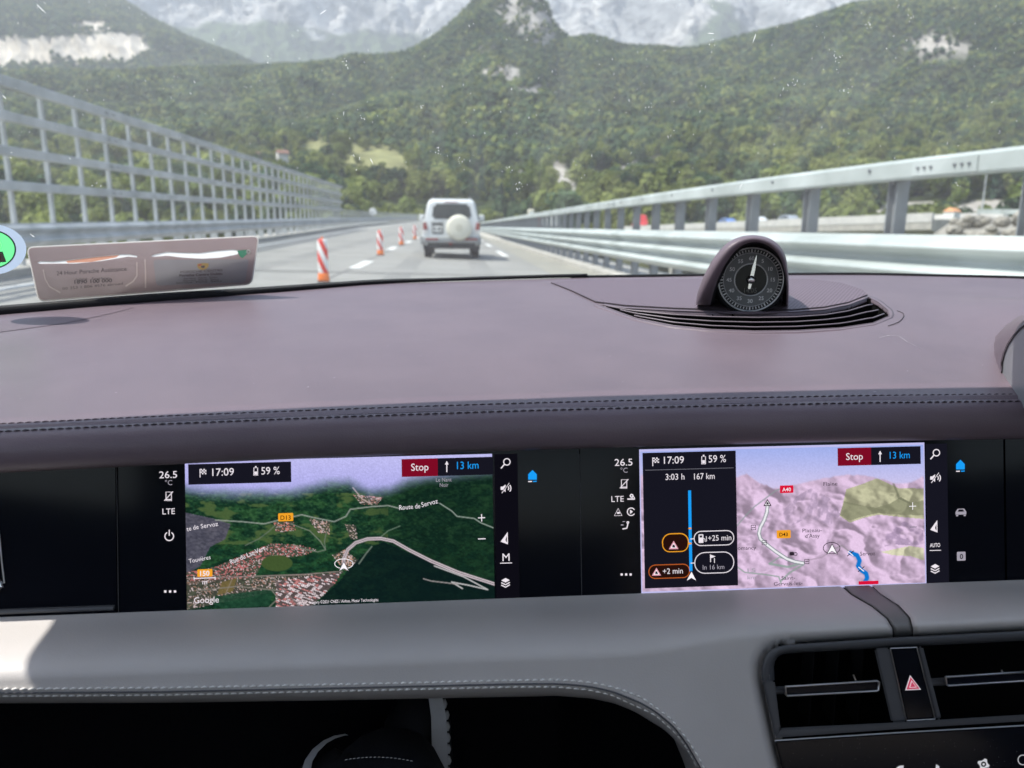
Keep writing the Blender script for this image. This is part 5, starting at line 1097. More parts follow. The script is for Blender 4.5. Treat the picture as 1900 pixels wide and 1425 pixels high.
m = bpy.data.materials.new('roof_tint'); m.use_nodes = True; n = m.node_tree; n.nodes.clear(); MATS['roof_tint'] = m; tr = n.nodes.new('ShaderNodeBsdfTransparent'); tr.inputs[0].default_value = (0.80, 0.76, 0.70, 1); o_ = n.nodes.new('ShaderNodeOutputMaterial'); n.links.new(tr.outputs[0], o_.inputs[0])
leather('seat_leather', (0.46, 0.42, 0.38)); cab = empty('car_cabin', car=True); tag(cab, 'dark roof lining, pillars and doors of the car around the dashboard', kind='structure')
roofG = np.zeros((12, 24, 3))
for i in range(12):
    for j in range(24):
        x = -0.562+j/23*1.722; s_ = ((x-0.22)/0.93)**2; y = HY-0.02*s_-0.015+(-2.2-HY)*(i/11); roofG[i, j] = (x, y, HZ-0.03*s_+0.02*min(1, i*2/11)-0.02)  # unseen roof, left edge drawn in to shape the sun patch on the pad
kp = np.ones((11, 23), bool); kp[1:7, 3:20] = False          # unseen glass roof panel behind the header, put in to light the cabin
grid_obj('roof_lining', roofG, 'headliner', cab, keep=kp); g2 = roofG.copy(); g2[..., 2] += 0.04; grid_obj('roof_skin', g2, 'headliner', cab, keep=kp); g3 = g2.copy(); g3[..., 2] -= 0.01; grid_obj('roof_glass', g3, 'roof_tint', cab, keep=~kp)
for s, xx in ((-1, -0.70), (1, 1.16)):
    b0 = WS[0, 0 if s < 0 else -1]; t0 = WS[39, 0 if s < 0 else -1]
    MB().tube([WS[i, 0 if s < 0 else -1]+np.array([s*0.02, 0, 0]) for i in range(0, 40, 3)]+[np.array([-0.58 if s < 0 else 1.18, HY-0.05, t0[2]]), np.array([-0.58 if s < 0 else 1.18, -2.4, t0[2]])], 0.030, 8).build('pillar', 'headliner', cab, True)
    MB().box((min(xx, xx+s*0.08), -2.4, -1.0), (max(xx, xx+s*0.08), 1.0, -0.15)).build('door_panel', 'soft_black', cab)
    MB().box((min(xx, xx+s*0.08), -0.9, -0.15), (max(xx, xx+s*0.08), -0.65, 0.2)).build('door_pillar', 'headliner', cab)
MB().box((-0.78, -2.4, -1.06), (1.24, 1.4, -1.0)).build('floor', 'carpet_black', cab); MB().box((-0.78, 1.06, -1.0), (1.24, 1.12, -0.2)).build('bulkhead', 'carpet_black', cab)
MB().box((-0.78, -2.45, -1.0), (1.24, -2.4, -0.2)).build('rear_panel', 'soft_black', cab)
MB().box((-0.70, 0.78, -1.0), (0.10, 0.82, -0.30)).build('footwell_wall', 'carpet_black', cab)
for x0 in (-0.45, 0.42): MB().box((x0, -0.75, -1.0), (x0+0.52, -0.25, -0.60)).box((x0, -0.9, -0.62), (x0+0.52, -0.72, -0.05)).build('seat', 'seat_leather', cab, bevel=0.05)

# ================================================================== DISPLAY CONTENT (flat print and light on the two glass panels)
W_ = glow('screen_white', (236, 228, 236), 0.53); glow('screen_dim', (170, 165, 178), 0.46); glow('screen_dark', (26, 26, 38), 0.40); glow('screen_darkest', (16, 15, 24), 0.40); glow('screen_red', (118, 10, 34), 0.56); glow('screen_blue', (24, 150, 235), 0.56)
glow('screen_amber', (238, 160, 40), 0.53); glow('screen_crimson', (214, 18, 56), 0.53); glow('screen_lilac', (188, 186, 232), 0.53); glow('screen_ink', (50, 40, 52), 0.46); glow('screen_pink', (226, 160, 176), 0.53); glow('screen_orange', (196, 96, 40), 0.46); glow('screen_brown', (40, 18, 14), 0.46); glow('screen_route', (244, 240, 246), 0.56); glow('screen_grey', (120, 120, 130), 0.46)
attr_mat('screen_image', emission=0.52)
def slope_l(v): return -0.0263-(v-850)/270*0.0137
def slope_c(v): return -0.0247-(v-830)/260*0.0076
LEAN = 0.0155
class Screen:
    def __init__(s, parent, slope): s.p = parent; s.sl = slope; s.c = 0.0008
    def P(s, u, v, lv): return FQ(u, v, s.c+0.00018*lv)
    def poly(s, px, m, lv=2, name='screen_shape'):
        return obj(name, [s.P(u, v, lv) for u, v in px], [tuple(range(len(px)))[::-1]], m, s.p)
    def box(s, u, v, w, h, m, lv=2, name='screen_box', r=0):
        k = s.sl(v); f = lambda a, b: (u+a+LEAN*b, v+k*a+b)
        if not r: px = [f(0, 0), f(w, 0), f(w, h), f(0, h)]
        else:
            px = []
            for cx_, cy_, a0 in ((w-r, r, -90), (w-r, h-r, 0), (r, h-r, 90), (r, r, 180)):
                for t in range(7): a = math.radians(a0+15*t); px.append(f(cx_+r*math.cos(a), cy_+r*math.sin(a)))
        return s.poly(px, m, lv, name)
    def line(s, px, w, m, lv=3, name='screen_line', closed=False):
        px = [np.array(p, float) for p in px]; n_ = len(px); V = []; F = []
        for i in range(n_):
            a = px[(i-1) % n_ if closed else max(i-1, 0)]; b = px[(i+1) % n_ if closed else min(i+1, n_-1)]; t = b-a; t = t/(np.hypot(*t)+1e-9); nn = np.array([-t[1], t[0]])*w/2
            V += [s.P(*(px[i]+nn), lv), s.P(*(px[i]-nn), lv)]
        for i in range(n_ if closed else n_-1): j = (i+1) % n_; F.append((2*i, 2*i+1, 2*j+1, 2*j))
        return obj(name, V, F, m, s.p)
    def circle(s, u, v, r, w, m, lv=3, a0=0, a1=360, name='screen_line', ry=None):
        ry = ry or r; A = np.radians(np.linspace(a0, a1, 29)); return s.line([(u+r*math.cos(a), v+ry*math.sin(a)) for a in A], w, m, lv, name)
    def text(s, t, u, v, cap, m='screen_white', lv=4, width=None, align='l', bold=0.0, rot=0.0, name='screen_text'):
        co, fs = text_mesh(t, bold)
        if not len(co): return
        k = cap/CAPH; kx = k if width is None else width/(co[:, 0].max()-co[:, 0].min()); x0 = co[:, 0].min(); wd = (co[:, 0].max()-x0)*kx
        off = {'l': 0, 'c': -wd/2, 'r': -wd}[align]; sl = s.sl(v)+rot; V = []
        for p in co:
            x = (p[0]-x0)*kx+off; y = p[1]*k; V.append(s.P(u+x-LEAN*y+rot*y, v+sl*x-y, lv))
        return obj(name, V, fs, m, s.p)
def bil(c4, s, t):
    c4 = np.array(c4, float); s = s[..., None]; t = t[..., None]; return (c4[0]*(1-s)+c4[1]*s)*(1-t)+(c4[3]*(1-s)+c4[2]*s)*t
def image_grid(scr, corners, nx, ny, paint, name, lv=1):
    s, t = np.meshgrid(np.linspace(0, 1, nx), np.linspace(0, 1, ny)); px = bil(corners, s, t); C = paint(px[..., 0], px[..., 1])
    d = np.stack([(px[..., 0]-950)/FPX, (712.5-px[..., 1])/FPX, np.ones_like(s)], -1) @ R_C.T
    c = scr.c+0.00018*lv; k = ((FO+c*FC) @ FC)/(d @ FC); P = d*k[..., None]
    return grid_obj(name, P, 'screen_image', scr.p, cols=lin(np.clip(C, 0, 255)), smooth=False)
def over(C, mask, col):
    m_ = np.clip(mask, 0, 1)[..., None]; return C*(1-m_)+np.asarray(col, float)*m_
def soft(d, w): return np.clip((w-d)/1.0+0.5, 0, 1)

# ---- passenger map: satellite view
LM = [(343, 857), (913, 842), (918, 1111), (347, 1134)]
def paint_sat(U, V):
    n1 = fbm(U/22, V/11, 5, 0.6); n2 = fbm(U/5, V/3, 3); n3 = vnoise(U/1.6, V/1.3)
    C = np.zeros(U.shape+(3,))+np.array([20, 50, 36]); C = over(C, sst(n1, 0.42, 0.66), (36, 72, 44)); C *= (0.55+0.75*n2+0.15*n3)[..., None]
    C = over(C, sst(fbm(U/30+9, V/14+2, 4), 0.56, 0.68)*(V > 915)*(V < 1010)*(U < 720), (70, 92, 54))
    C = over(C, sst(n2, 0.5, 0.8)*0.35*(V < 1010), (70, 96, 60))
    C = over(C, sst(U, 640, 800)*0.5, (12, 30, 25))
    # rocky grey-lilac ground at the left
    rk = inpoly(U, V, [(340, 950), (395, 962), (428, 972), (418, 1000), (390, 1015), (372, 1050), (340, 1068)]); rkf = sst(rk*1.0+0.5*(fbm(U/12, V/9, 3)-0.5), 0.3, 0.8)
    C = over(C, rkf*0.92, np.stack([58+46*n2, 57+42*n2, 72+44*n2], -1))
    # settlements: speckled roofs
    def town(poly, dens, tint):
        nonlocal C
        ms = sst(inpoly(U, V, poly)*1.0+0.7*(fbm(U/9, V/6, 3)-0.5), 0.35, 0.7); sp = vnoise(U/2.6+9, V/1.9+4)
        C = over(C, ms*0.75, np.stack([62+40*n2, 58+36*n2, 54+30*n2], -1)); C = over(C, ms*(sp > 1-dens), tint); C = over(C, ms*(vnoise(U/2.1+50, V/1.7+70) > 0.78), (196, 178, 178))
    town([(400, 1052), (455, 1028), (505, 1008), (560, 1012), (588, 1020), (560, 1032), (490, 1036), (478, 1062), (470, 1072), (345, 1084), (345, 1062)], 0.36, (176, 104, 104))
    town([(345, 1078), (640, 1062), (560, 1085), (510, 1098), (345, 1132)], 0.22, (150, 118, 104)); town([(508, 970), (545, 968), (548, 984), (512, 988)], 0.4, (190, 120, 110)); town([(572, 962), (612, 968), (612, 992), (590, 988)], 0.32, (186, 150, 140)); town([(655, 918), (712, 922), (700, 936), (670, 936)], 0.3, (180, 130, 120)); town([(640, 972), (660, 975), (664, 1000), (650, 1000)], 0.3, (170, 150, 140)); town([(616, 1030), (640, 1020), (665, 1040), (640, 1060)], 0.35, (186, 140, 120))
    C = over(C, soft(np.hypot((U-514)/29, (V-1045)/15)*15, 15), (64, 84, 46)); C = over(C, inpoly(U, V, [(412, 1080), (440, 1072), (432, 1098), (402, 1104)])*0.9, (110, 96, 58)); C = over(C, inpoly(U, V, [(400, 1106), (510, 1092), (498, 1124), (420, 1130), (392, 1120)])*0.85, np.stack([20+22*n2, 52+30*n2, 38+22*n2], -1))
    # industrial roofs
    ind = inpoly(U, V, [(512, 1078), (570, 1070), (634, 1062), (622, 1082), (596, 1108), (574, 1128), (512, 1130)])
    a = (U*0.86+V*0.5*1.7)/7.5; b = (-U*0.5+V*0.86*1.7)/4.2; ia, ib = np.floor(a).astype(int), np.floor(b).astype(int); hh = _T[ia & 255, ib & 255]; inn = ((a-ia) > 0.14) & ((b-ib) > 0.22)
    rc = np.where((hh > 0.62)[..., None], np.array([224, 208, 212]), np.where((hh > 0.4)[..., None], np.array([196, 128, 126]), np.array([92, 82, 80])))*(0.8+0.35*n2)[..., None]
    C = np.where((ind & inn)[..., None], rc, np.where(ind[..., None], np.array([74, 66, 68])*(0.8+0.4*n2)[..., None], C))
    # dark mountain flank
    dk_ = inpoly(U, V, [(576, 1130), (600, 1106), (626, 1084), (642, 1062), (662, 1040), (690, 1014), (712, 1006), (760, 1026), (925, 1090), (925, 1130)]); C = over(C, sst(dk_*1.0+0.5*(n2-0.5), 0.3, 0.75)*0.72, (9, 24, 27))
    for pts, w, col in [([(345, 1073), (450, 1070), (560, 1066), (635, 1060)], 1.4, (150, 130, 128)), ([(400, 965), (450, 968), (490, 972), (530, 962), (560, 955), (580, 960), (620, 968), (642, 958), (650, 945), (690, 940), (720, 938), (748, 945)], 1.6, (150, 155, 148)), ([(816, 934), (838, 948), (848, 958), (880, 962), (892, 970), (917, 980)], 1.5, (150, 160, 152)), ([(655, 905), (672, 926), (690, 936)], 1.6, (186, 166, 158)),
                         ([(540, 972), (575, 985), (595, 1005), (604, 1020), (590, 1024), (560, 1018), (545, 1010)], 1.3, (120, 128, 116)), ([(606, 985), (602, 1005), (604, 1020)], 1.2, (110, 120, 108)), ([(455, 1012), (480, 1000), (500, 985), (510, 975)], 1.2, (104, 116, 102)), ([(365, 1096), (440, 1088), (520, 1096)], 1.4, (130, 124, 116)), ([(385, 1080), (372, 1100), (362, 1112)], 1.1, (120, 112, 104)), ([(430, 1076), (418, 1104)], 1.1, (140, 128, 116)), ([(505, 1096), (516, 1110), (500, 1126)], 1.3, (136, 128, 120)), ([(508, 1076), (530, 1098), (556, 1126)], 1.6, (120, 108, 108)),
                         ([(708, 995), (720, 985), (742, 976)], 1.2, (110, 130, 112)), ([(666, 1046), (680, 1026), (690, 1014)], 1.6, (120, 132, 120)), ([(806, 1050), (860, 1070), (905, 1094), (870, 1086), (838, 1080), (858, 1092)], 1.7, (206, 200, 202)), ([(786, 1074), (800, 1078), (850, 1084)], 1.5, (160, 150, 150))]:
        C = over(C, soft(linedist(U, V, pts), w*0.8)*0.85, col)
    mw = [(637, 1052), (638, 1036), (645, 1020), (660, 1007), (682, 1000), (706, 999), (730, 1004), (760, 1021), (800, 1041), (850, 1062), (925, 1086)]
    dm = linedist(U, V, mw); C = over(C, soft(dm, 3.3), (150, 136, 142)); C = over(C, soft(dm, 2.6), (196, 184, 190)); C = over(C, soft(dm, 0.5), (96, 84, 90))
    sk = np.interp(U, [340, 380, 427, 538, 600, 648, 685, 722, 759, 803, 860, 920], [912, 918, 921, 920, 904, 900, 918, 914, 898, 889, 882, 876]); t = sst(V-sk+8*(n1-0.5), -22, 16)
    sky_ = np.stack([188-0.25*(V-845), 186-0.25*(V-845), 236-0.1*(V-845)], -1); C = sky_*(1-t[..., None])+C*t[..., None]
    C = C*(0.94+0.12*n3)[..., None]
    return C
sc1 = Screen(pdisp, slope_l)
image_grid(sc1, LM, 460, 216, paint_sat, 'satellite_map')
sc1.line(LM, 1.6, 'screen_lilac', 1.5, 'map_border') if False else None
sc1.box(917, 843, 43, 268, 'screen_darkest', 1, 'side_bar')
sc1.box(349, 861.5, 191, 38, 'screen_dark', 2, 'info_box'); sc1.box(745, 852, 67, 33, 'screen_red', 2, 'stop_button'); sc1.box(812, 850.2, 103, 33, 'screen_dark', 2, 'info_box')
def flag(s, u, v, k=1.0):
    s.line([(u, v), (u+0.3, v+16*k)], 1.4*k, 'screen_white', 4, 'icon')
    for i in range(4):
        for j in range(4):
            if (i+j) % 2 == 0: s.box(u+1+i*2.7*k, v+j*2.5*k-0.05*i, 2.7*k, 2.5*k, 'screen_white', 4, 'icon')
def batt(s, u, v, k=1.0):
    s.line([(u, v+2), (u+7*k, v+2), (u+7*k, v+16*k), (u, v+16*k)], 1.4, 'screen_white', 4, 'icon', True); s.box(u+2*k, v-1, 3*k, 2.4*k, 'screen_white', 4, 'icon'); s.box(u+1, v+9*k, 5*k, 6*k, 'screen_white', 4, 'icon')
def arrow_up(s, u, v0, v1): s.line([(u, v1), (u, v0+3)], 1.8, 'screen_white', 4, 'icon'); s.poly([(u-3.4, v0+6), (u, v0-1), (u+3.4, v0+6)], 'screen_white', 4, 'icon')
flag(sc1, 371, 870); sc1.text('17:09', 394, 883, 13.5, width=40); batt(sc1, 471, 866); sc1.text('59 %', 485, 880.5, 13.5, width=34)
sc1.text('Stop', 763, 873.5, 13, 'screen_white', width=32); arrow_up(sc1, 829, 856, 876); sc1.text('13 km', 848, 870.5, 13.5, 'screen_blue', width=40)
def left_icons(s, u, v, lx=0):
    s.text('26.5', u, v+7, 12.5, align='c', width=33); s.text('°C', u+1, v+20, 9, 'screen_dim', align='c')
    x, y = u+1, v+41; s.line([(x-5, y-8), (x+5, y-8), (x+5, y+8), (x-5, y+8)], 1.5, 'screen_white', 4, 'icon', True); s.line([(x-8, y+8), (x+8, y-9)], 1.4, 'screen_white', 4, 'icon'); s.line([(x-5, y+6), (x+5, y+6)], 1.8, 'screen_white', 4, 'icon')
    s.text('LTE', u+1+lx, v+74, 10.5, align='c')
left_icons(sc1, 312, 880)
for k in range(3): sc1.box(304.5+k*9, 1095.5, 4.2, 4.2, 'screen_white', 4, 'icon')
sc1.circle(314, 995, 8, 1.8, 'screen_white', 4, -60, 240, 'icon'); sc1.line([(314, 983), (314, 994)], 1.8, 'screen_white', 4, 'icon')
sc1.text('Le Nant', 809, 894, 7, 'screen_dim', width=29); sc1.text('Noir', 816, 903.5, 7, 'screen_dim', width=16)
sc1.text('Route de', 741, 946, 8.5, width=39, rot=-0.05); sc1.text('Servoz', 783, 941, 8.5, width=30, rot=-0.22)
sc1.text('te de', 347, 986, 8, width=22, rot=-0.2); sc1.text('Servoz', 373, 980.5, 8, width=32, rot=-0.12); sc1.text('Touvières', 351, 1045, 7.5, width=40, rot=-0.16); sc1.text('Rue du Lac Vert', 429, 1047, 8, width=64, rot=-0.38)
sc1.box(516, 952.5, 28, 15, 'screen_amber', 3, 'road_shield', 2); sc1.text('D13', 530, 964.5, 8, 'screen_brown', 4, align='c', bold=0.01)
sc1.box(366, 1056.5, 28, 14, 'screen_amber', 3, 'road_shield', 2); sc1.text('150', 380, 1068.3, 9, 'screen_white', 4, align='c', bold=0.02); sc1.line([(360, 1073.5), (399, 1071.8)], 1.6, 'screen_white', 4, 'icon'); sc1.text('m', 380, 1084, 9, align='c')
for x in (360, 399): sc1.line([(x, 1070), (x+0.2, 1076)], 1.6, 'screen_white', 4, 'icon')
sc1.text('Google', 360, 1119.5, 11, width=46); sc1.text('Imagery ©2021 CNES / Airbus, Maxar Technologies', 574, 1120.5, 5.5, width=128)
sc1.line([(887, 961), (900, 960.5)], 1.8, 'screen_white', 4, 'icon'); sc1.line([(893.5, 954), (893.7, 967.5)], 1.8, 'screen_white', 4, 'icon'); sc1.line([(887, 1000), (901, 999.5)], 1.8, 'screen_white', 4, 'icon')
def nav_arrow(s, u, v, k): s.poly([(u, v-10*k), (u+9.5*k, v+8*k), (u, v+2.5*k), (u-9.5*k, v+8*k)], 'screen_ink', 4, 'icon'); s.poly([(u, v-8*k), (u+7.5*k, v+6.3*k), (u, v+1.8*k), (u-7.5*k, v+6.3*k)], 'screen_route', 5, 'icon')
sc1.circle(638, 1046, 17, 1.3, 'screen_route', 3, ry=9); nav_arrow(sc1, 638, 1052, 1.1)
def right_icons(s, u, vs, mode):
    s.circle(u+2.5, vs[0]-3, 6, 1.8, 'screen_white', 4, name='icon'); s.line([(u-8.5, vs[0]+9), (u-2, vs[0]+1.5)], 2.2, 'screen_white', 4, 'icon')
    y = vs[1]; s.poly([(u-9, y-3), (u-5, y-3), (u, y-7), (u, y+7), (u-5, y+3), (u-9, y+3)], 'screen_white', 4, 'icon'); s.line([(u-8, y+9), (u+6, y-10)], 1.6, 'screen_darkest', 5, 'icon'); s.line([(u-7, y+9), (u+7, y-10)], 1.4, 'screen_white', 5, 'icon')
    for r in (5, 9): s.circle(u+1, y, r, 1.8, 'screen_white', 4, -42, 42, 'icon')
    y = vs[2]; s.poly([(u+4, y-11), (u+4.4, y+12), (u-9, y+7)], 'screen_white', 4, 'icon'); s.poly([(u+2.5, y-4), (u+2.8, y+8.5), (u+0.5, y+5.5), (u, y+3)], 'screen_darkest', 5, 'icon')
    y = vs[3]
    if mode == 'M': s.text('M', u+1, y+7, 14, align='c'); s.line([(u-10, y+11), (u+12, y+10.4)], 1.5, 'screen_white', 4, 'icon')
    else: s.text('AUTO', u, y+2, 7, align='c', width=19, bold=0.01); s.line([(u-10, y+8.5), (u+11, y+8.0)], 1.3, 'screen_white', 4, 'icon')
    y = vs[4]; s.poly([(u-8, y-4), (u, y-8.5), (u+8, y-4.5), (u, y)], 'screen_white', 4, 'icon'); 
    for d in (1, 5.5): s.line([(u-8, y+d-1), (u, y+d+3), (u+8, y+d-1.5)], 2.0, 'screen_white', 4, 'icon')
right_icons(sc1, 938, (860, 906, 998, 1034, 1081), 'M')
def home(s, u, v): s.poly([(u-8, v+6), (u-8, v-4), (u, v-12), (u+8, v-4), (u+8, v+6)], 'screen_blue', 4, 'icon'); s.line([(u-8, v+9.5), (u-1, v+9.3)], 2, 'screen_white', 4, 'icon'); s.line([(u+1, v+9.3), (u+8, v+9)], 2, 'screen_blue', 4, 'icon')
home(sc1, 988, 884)

# ---- centre display: relief map with route panel
CM = [(1187, 836), (1714, 823), (1718, 1083), (1191, 1100)]
def paint_relief(U, V):
    rg_ = lambda x, y: 1-np.abs(2*fbm(x, y, 4, 0.42)-1)
    X_, Y_ = U/64+3+V/300, V/44+8-U/260; h = rg_(X_, Y_); hx = rg_(X_+0.06, Y_)-h; hy = rg_(X_, Y_+0.08)-h; fade = sst(V, 880, 930)*(1-0.6*sst(V, 1000, 1060))
    sh = np.clip(1+(hx*3.0-hy*1.6)*(0.35+0.65*fade), 0.74, 1.14); n3 = vnoise(U/1.7, V/1.5)
    C = np.zeros(U.shape+(3,))+np.array([208, 182, 210]); C = over(C, sst(h, 0.35, 0.65)*0.5, (190, 166, 192)); C = C*sh[..., None]
    ol = inpoly(U, V, [(1570, 908), (1600, 898), (1628, 887), (1648, 897), (1667, 906), (1714, 906), (1714, 963), (1669, 959), (1630, 955), (1602, 961), (1577, 970), (1558, 957), (1565, 931)]); C = over(C, ol*0.95, np.array([172, 172, 140])*np.clip(sh, 0.8, 1.2)[..., None])
    dk_ = inpoly(U, V, [(1566, 930), (1600, 938), (1625, 942), (1650, 935), (1672, 922), (1690, 934), (1714, 928), (1714, 956), (1669, 955), (1630, 952), (1602, 958), (1577, 966), (1558, 955)]); C = over(C, dk_*0.6, (120, 122, 98))
    C = over(C, soft(linedist(U, V, [(1658, 898), (1664, 912), (1668, 924), (1690, 934)]), 2)*0.6, (110, 112, 92))
    o2 = inpoly(U, V, [(1635, 1024), (1688, 1013), (1714, 1017), (1714, 1040), (1690, 1032), (1655, 1030)]); C = over(C, o2*0.9, np.array([190, 190, 158])*np.clip(sh, 0.85, 1.15)[..., None])
    ms = inpoly(U, V, [(1640, 985), (1655, 965), (1680, 968), (1714, 985), (1714, 1010), (1690, 1012), (1655, 1010), (1632, 1018)]); C = over(C, ms*sst(fbm(U/14, V/12, 3), 0.4, 0.65)*0.6, (142, 122, 152))
    m2_ = inpoly(U, V, [(1440, 960), (1480, 920), (1505, 905), (1540, 925), (1560, 955), (1540, 975), (1500, 960), (1470, 975)]); C = over(C, m2_*sst(fbm(U/10, V/16+U/30, 3), 0.42, 0.62)*0.55, (150, 132, 158))
    sk = np.interp(U, [1180, 1368, 1385, 1410, 1435, 1460, 1510, 1545, 1580, 1630, 1660, 1690, 1720], [880, 884, 880, 896, 906, 903, 890, 884, 880, 886, 896, 896, 880])+4*(fbm(U/9, U*0, 3)-0.5); t = sst(V-sk, -2, 3)
    f_ = np.clip((V-826)/80, 0, 1)[..., None]; sk_ = np.array([156, 172, 232])*(1-f_)+np.array([206, 196, 232])*f_; C = sk_*(1-t[..., None])+C*t[..., None]
    for pts, w, col in [([(1368, 975), (1385, 955), (1400, 940), (1420, 925), (1440, 910), (1455, 905)], 1.5, (140, 150, 152)), ([(1368, 1052), (1382, 1062), (1420, 1066), (1445, 1070), (1449, 1082)], 1.6, (140, 158, 150)), ([(1449, 1078), (1466, 1062), (1490, 1048)], 2.2, (140, 158, 150)), ([(1428, 1046), (1446, 1034), (1462, 1038)], 1.6, (140, 158, 150)), ([(1428, 1046), (1462, 1052), (1488, 1045)], 2.6, (140, 162, 152)), ([(1497, 1040), (1525, 1034), (1545, 1020)], 1.5, (170, 150, 170)), ([(1545, 1020), (1562, 1012), (1580, 1027)], 1.6, (150, 140, 150))]:
        C = over(C, soft(linedist(U, V, pts), w*0.8)*0.8, col)
    d = linedist(U, V, [(1424, 940), (1423, 950), (1418, 965), (1411, 978), (1408, 990), (1411, 1000), (1422, 1010), (1440, 1024), (1460, 1037), (1474, 1042), (1490, 1045)]); C = over(C, soft(d, 3.4), (116, 128, 132)); C = over(C, soft(d, 2.0), (236, 236, 240))
    d = linedist(U, V, [(1578, 1026), (1590, 1030), (1595, 1040), (1592, 1050), (1598, 1058), (1607, 1064), (1609, 1072), (1605, 1080)]); C = over(C, soft(d, 4.0), (16, 118, 204))
    return C*(0.97+0.06*n3)[..., None]
sc2 = Screen(cdisp, slope_c)
image_grid(sc2, CM, 430, 212, paint_relief, 'relief_map')
sc2.line([CM[0], CM[1], CM[2], CM[3]], 4.5, 'screen_lilac', 1.5, 'map_border', True)
sc2.box(1717, 824, 40, 258, 'screen_dark', 1, 'side_bar'); sc2.poly([(1192, 840.5), (1365, 836), (1369.5, 1086), (1196.5, 1092)], 'screen_dark', 2, 'route_panel')
sc2.box(1554, 831.5, 62, 33, 'screen_red', 2, 'stop_button'); sc2.box(1616, 830, 92, 33, 'screen_dark', 2, 'info_box')
flag(sc2, 1211, 849); sc2.text('17:09', 1232, 860.5, 13, width=37); batt(sc2, 1302, 845); sc2.text('59 %', 1315, 858, 13, width=32)
sc2.line([(1197, 872.5), (1361, 868)], 0.9, 'screen_grey', 3); sc2.text('3:03 h', 1235, 890.5, 11, width=35); sc2.text('167 km', 1288, 889.5, 11, width=38)
sc2.line([(1279.5, 910), (1280.5, 980), (1282, 1060)], 5.5, 'screen_blue', 3, 'route_bar')
def pill(s, u, v, w, h, m_in, m_out, lw=1.6, name='pill'):
    s.box(u, v, w, h, m_out, 3, name, h/2-0.5); s.box(u+lw, v+lw, w-2*lw, h-2*lw, m_in, 3.6, name, h/2-lw-0.5)
def warn(s, u, v, k, ma='screen_crimson', mb='screen_pink'): s.poly([(u, v-9*k), (u+9.5*k, v+7*k), (u-9.5*k, v+7.5*k)], mb, 4, 'icon'); s.poly([(u, v-5*k), (u+6*k, v+5*k), (u-6*k, v+5.3*k)], 'screen_route', 4.6, 'icon'); s.poly([(u-2*k, v-1*k), (u+1*k, v-2*k), (u+3.6*k, v+4*k), (u-3*k, v+4*k)], 'screen_ink', 5, 'icon')
pill(sc2, 1228, 990, 50, 34, 'screen_brown', 'screen_amber', 1.8); pill(sc2, 1228.5, 996, 49, 29, 'screen_brown', 'screen_amber', 1.6); warn(sc2, 1250, 1012, 0.95)
pill(sc2, 1203, 1048, 77, 26.5, 'screen_brown', 'screen_orange'); warn(sc2, 1218, 1061.5, 0.9); sc2.text('+2 min', 1230, 1065, 10, width=37)
pill(sc2, 1287, 985.5, 75, 28, 'screen_dark', 'screen_white', 1.5); sc2.text('+25 min', 1314, 1003.5, 10, width=43)
sc2.box(1296, 991.5, 9, 16, 'screen_white', 4, 'icon', 1.5); sc2.box(1298, 993.5, 5, 4, 'screen_dark', 5, 'icon'); sc2.line([(1305, 999), (1308, 1000), (1308.5, 1005), (1311, 1004), (1310.5, 995)], 1.2, 'screen_white', 4, 'icon')
pill(sc2, 1288, 1025, 74, 40, 'screen_dark', 'screen_white', 1.5); sc2.text('In 16 km', 1304, 1057, 8.5, 'screen_dim', width=40); sc2.line([(1318, 1029), (1318.6, 1043)], 1.5, 'screen_white', 4, 'icon'); sc2.poly([(1318, 1029), (1328, 1032.5), (1318.3, 1036)], 'screen_white', 4, 'icon'); sc2.text('1', 1325, 1044.5, 9)
sc2.line([(1281, 1000), (1288, 999.6)], 1.6, 'screen_white', 4); sc2.line([(1281.5, 1045), (1288.5, 1044.6)], 1.6, 'screen_white', 4); sc2.box(1277.5, 979, 5, 3, 'screen_amber', 4, 'icon'); sc2.box(1278, 1007, 5, 3, 'screen_amber', 4, 'icon')
nav_arrow(sc2, 1283, 1070, 1.15)
sc2.text('Stop', 1570, 853.5, 12.5, width=31); arrow_up(sc2, 1633, 837, 857); sc2.text('13 km', 1651, 851, 12.5, 'screen_blue', width=37)
for t, u, v, w, c_ in [('Flaine', 1528, 901.5, 26, 7), ('Plateau-', 1489, 988, 36, 7), ('d’Assy', 1494, 998, 27, 7), ('Servoz', 1596, 1031, 28, 7), ('omancy', 1369, 1020.5, 34, 7), ('Saint-', 1450, 1076, 25, 7), ('Gervais-les-', 1436, 1087, 53, 7)]: sc2.text(t, u, v, c_, 'screen_ink', width=w)
sc2.text('15', 1387, 1062, 7, 'screen_dim', width=15); sc2.text('km', 1387, 1075, 7, 'screen_dim', width=15)
sc2.box(1447, 901, 25, 14, 'screen_crimson', 3, 'road_shield', 1.5); sc2.text('A40', 1459.5, 911.5, 6.5, align='c', bold=0.015); sc2.box(1441, 984, 26, 15, 'screen_amber', 3, 'road_shield', 2); sc2.text('D43', 1454, 995, 6.5, 'screen_brown', align='c', bold=0.015)
sc2.box(1593, 1078.5, 37, 6.5, 'screen_crimson', 3, 'road_shield'); 
warn(sc2, 1424, 933, 0.8, mb='screen_ink')
sc2.circle(1543, 1017, 15.5, 1.3, 'screen_ink', 3, ry=10.5); nav_arrow(sc2, 1544, 1020, 1.15)
for u, v in ((1398, 979), (1418, 1007), (1497, 1042)): sc2.line([(u-4, v-4), (u+4, v-4.2), (u+4, v+3.8), (u-4, v+4)], 1.3, 'screen_ink', 4, 'icon', True); sc2.line([(u-3, v), (u+3, v-0.1)], 1.2, 'screen_ink', 4, 'icon')
sc2.box(1465, 1024, 8, 7, 'screen_ink', 4, 'icon', 1.5); sc2.circle(1476, 1028, 3, 1.2, 'screen_ink', 4, name='icon')
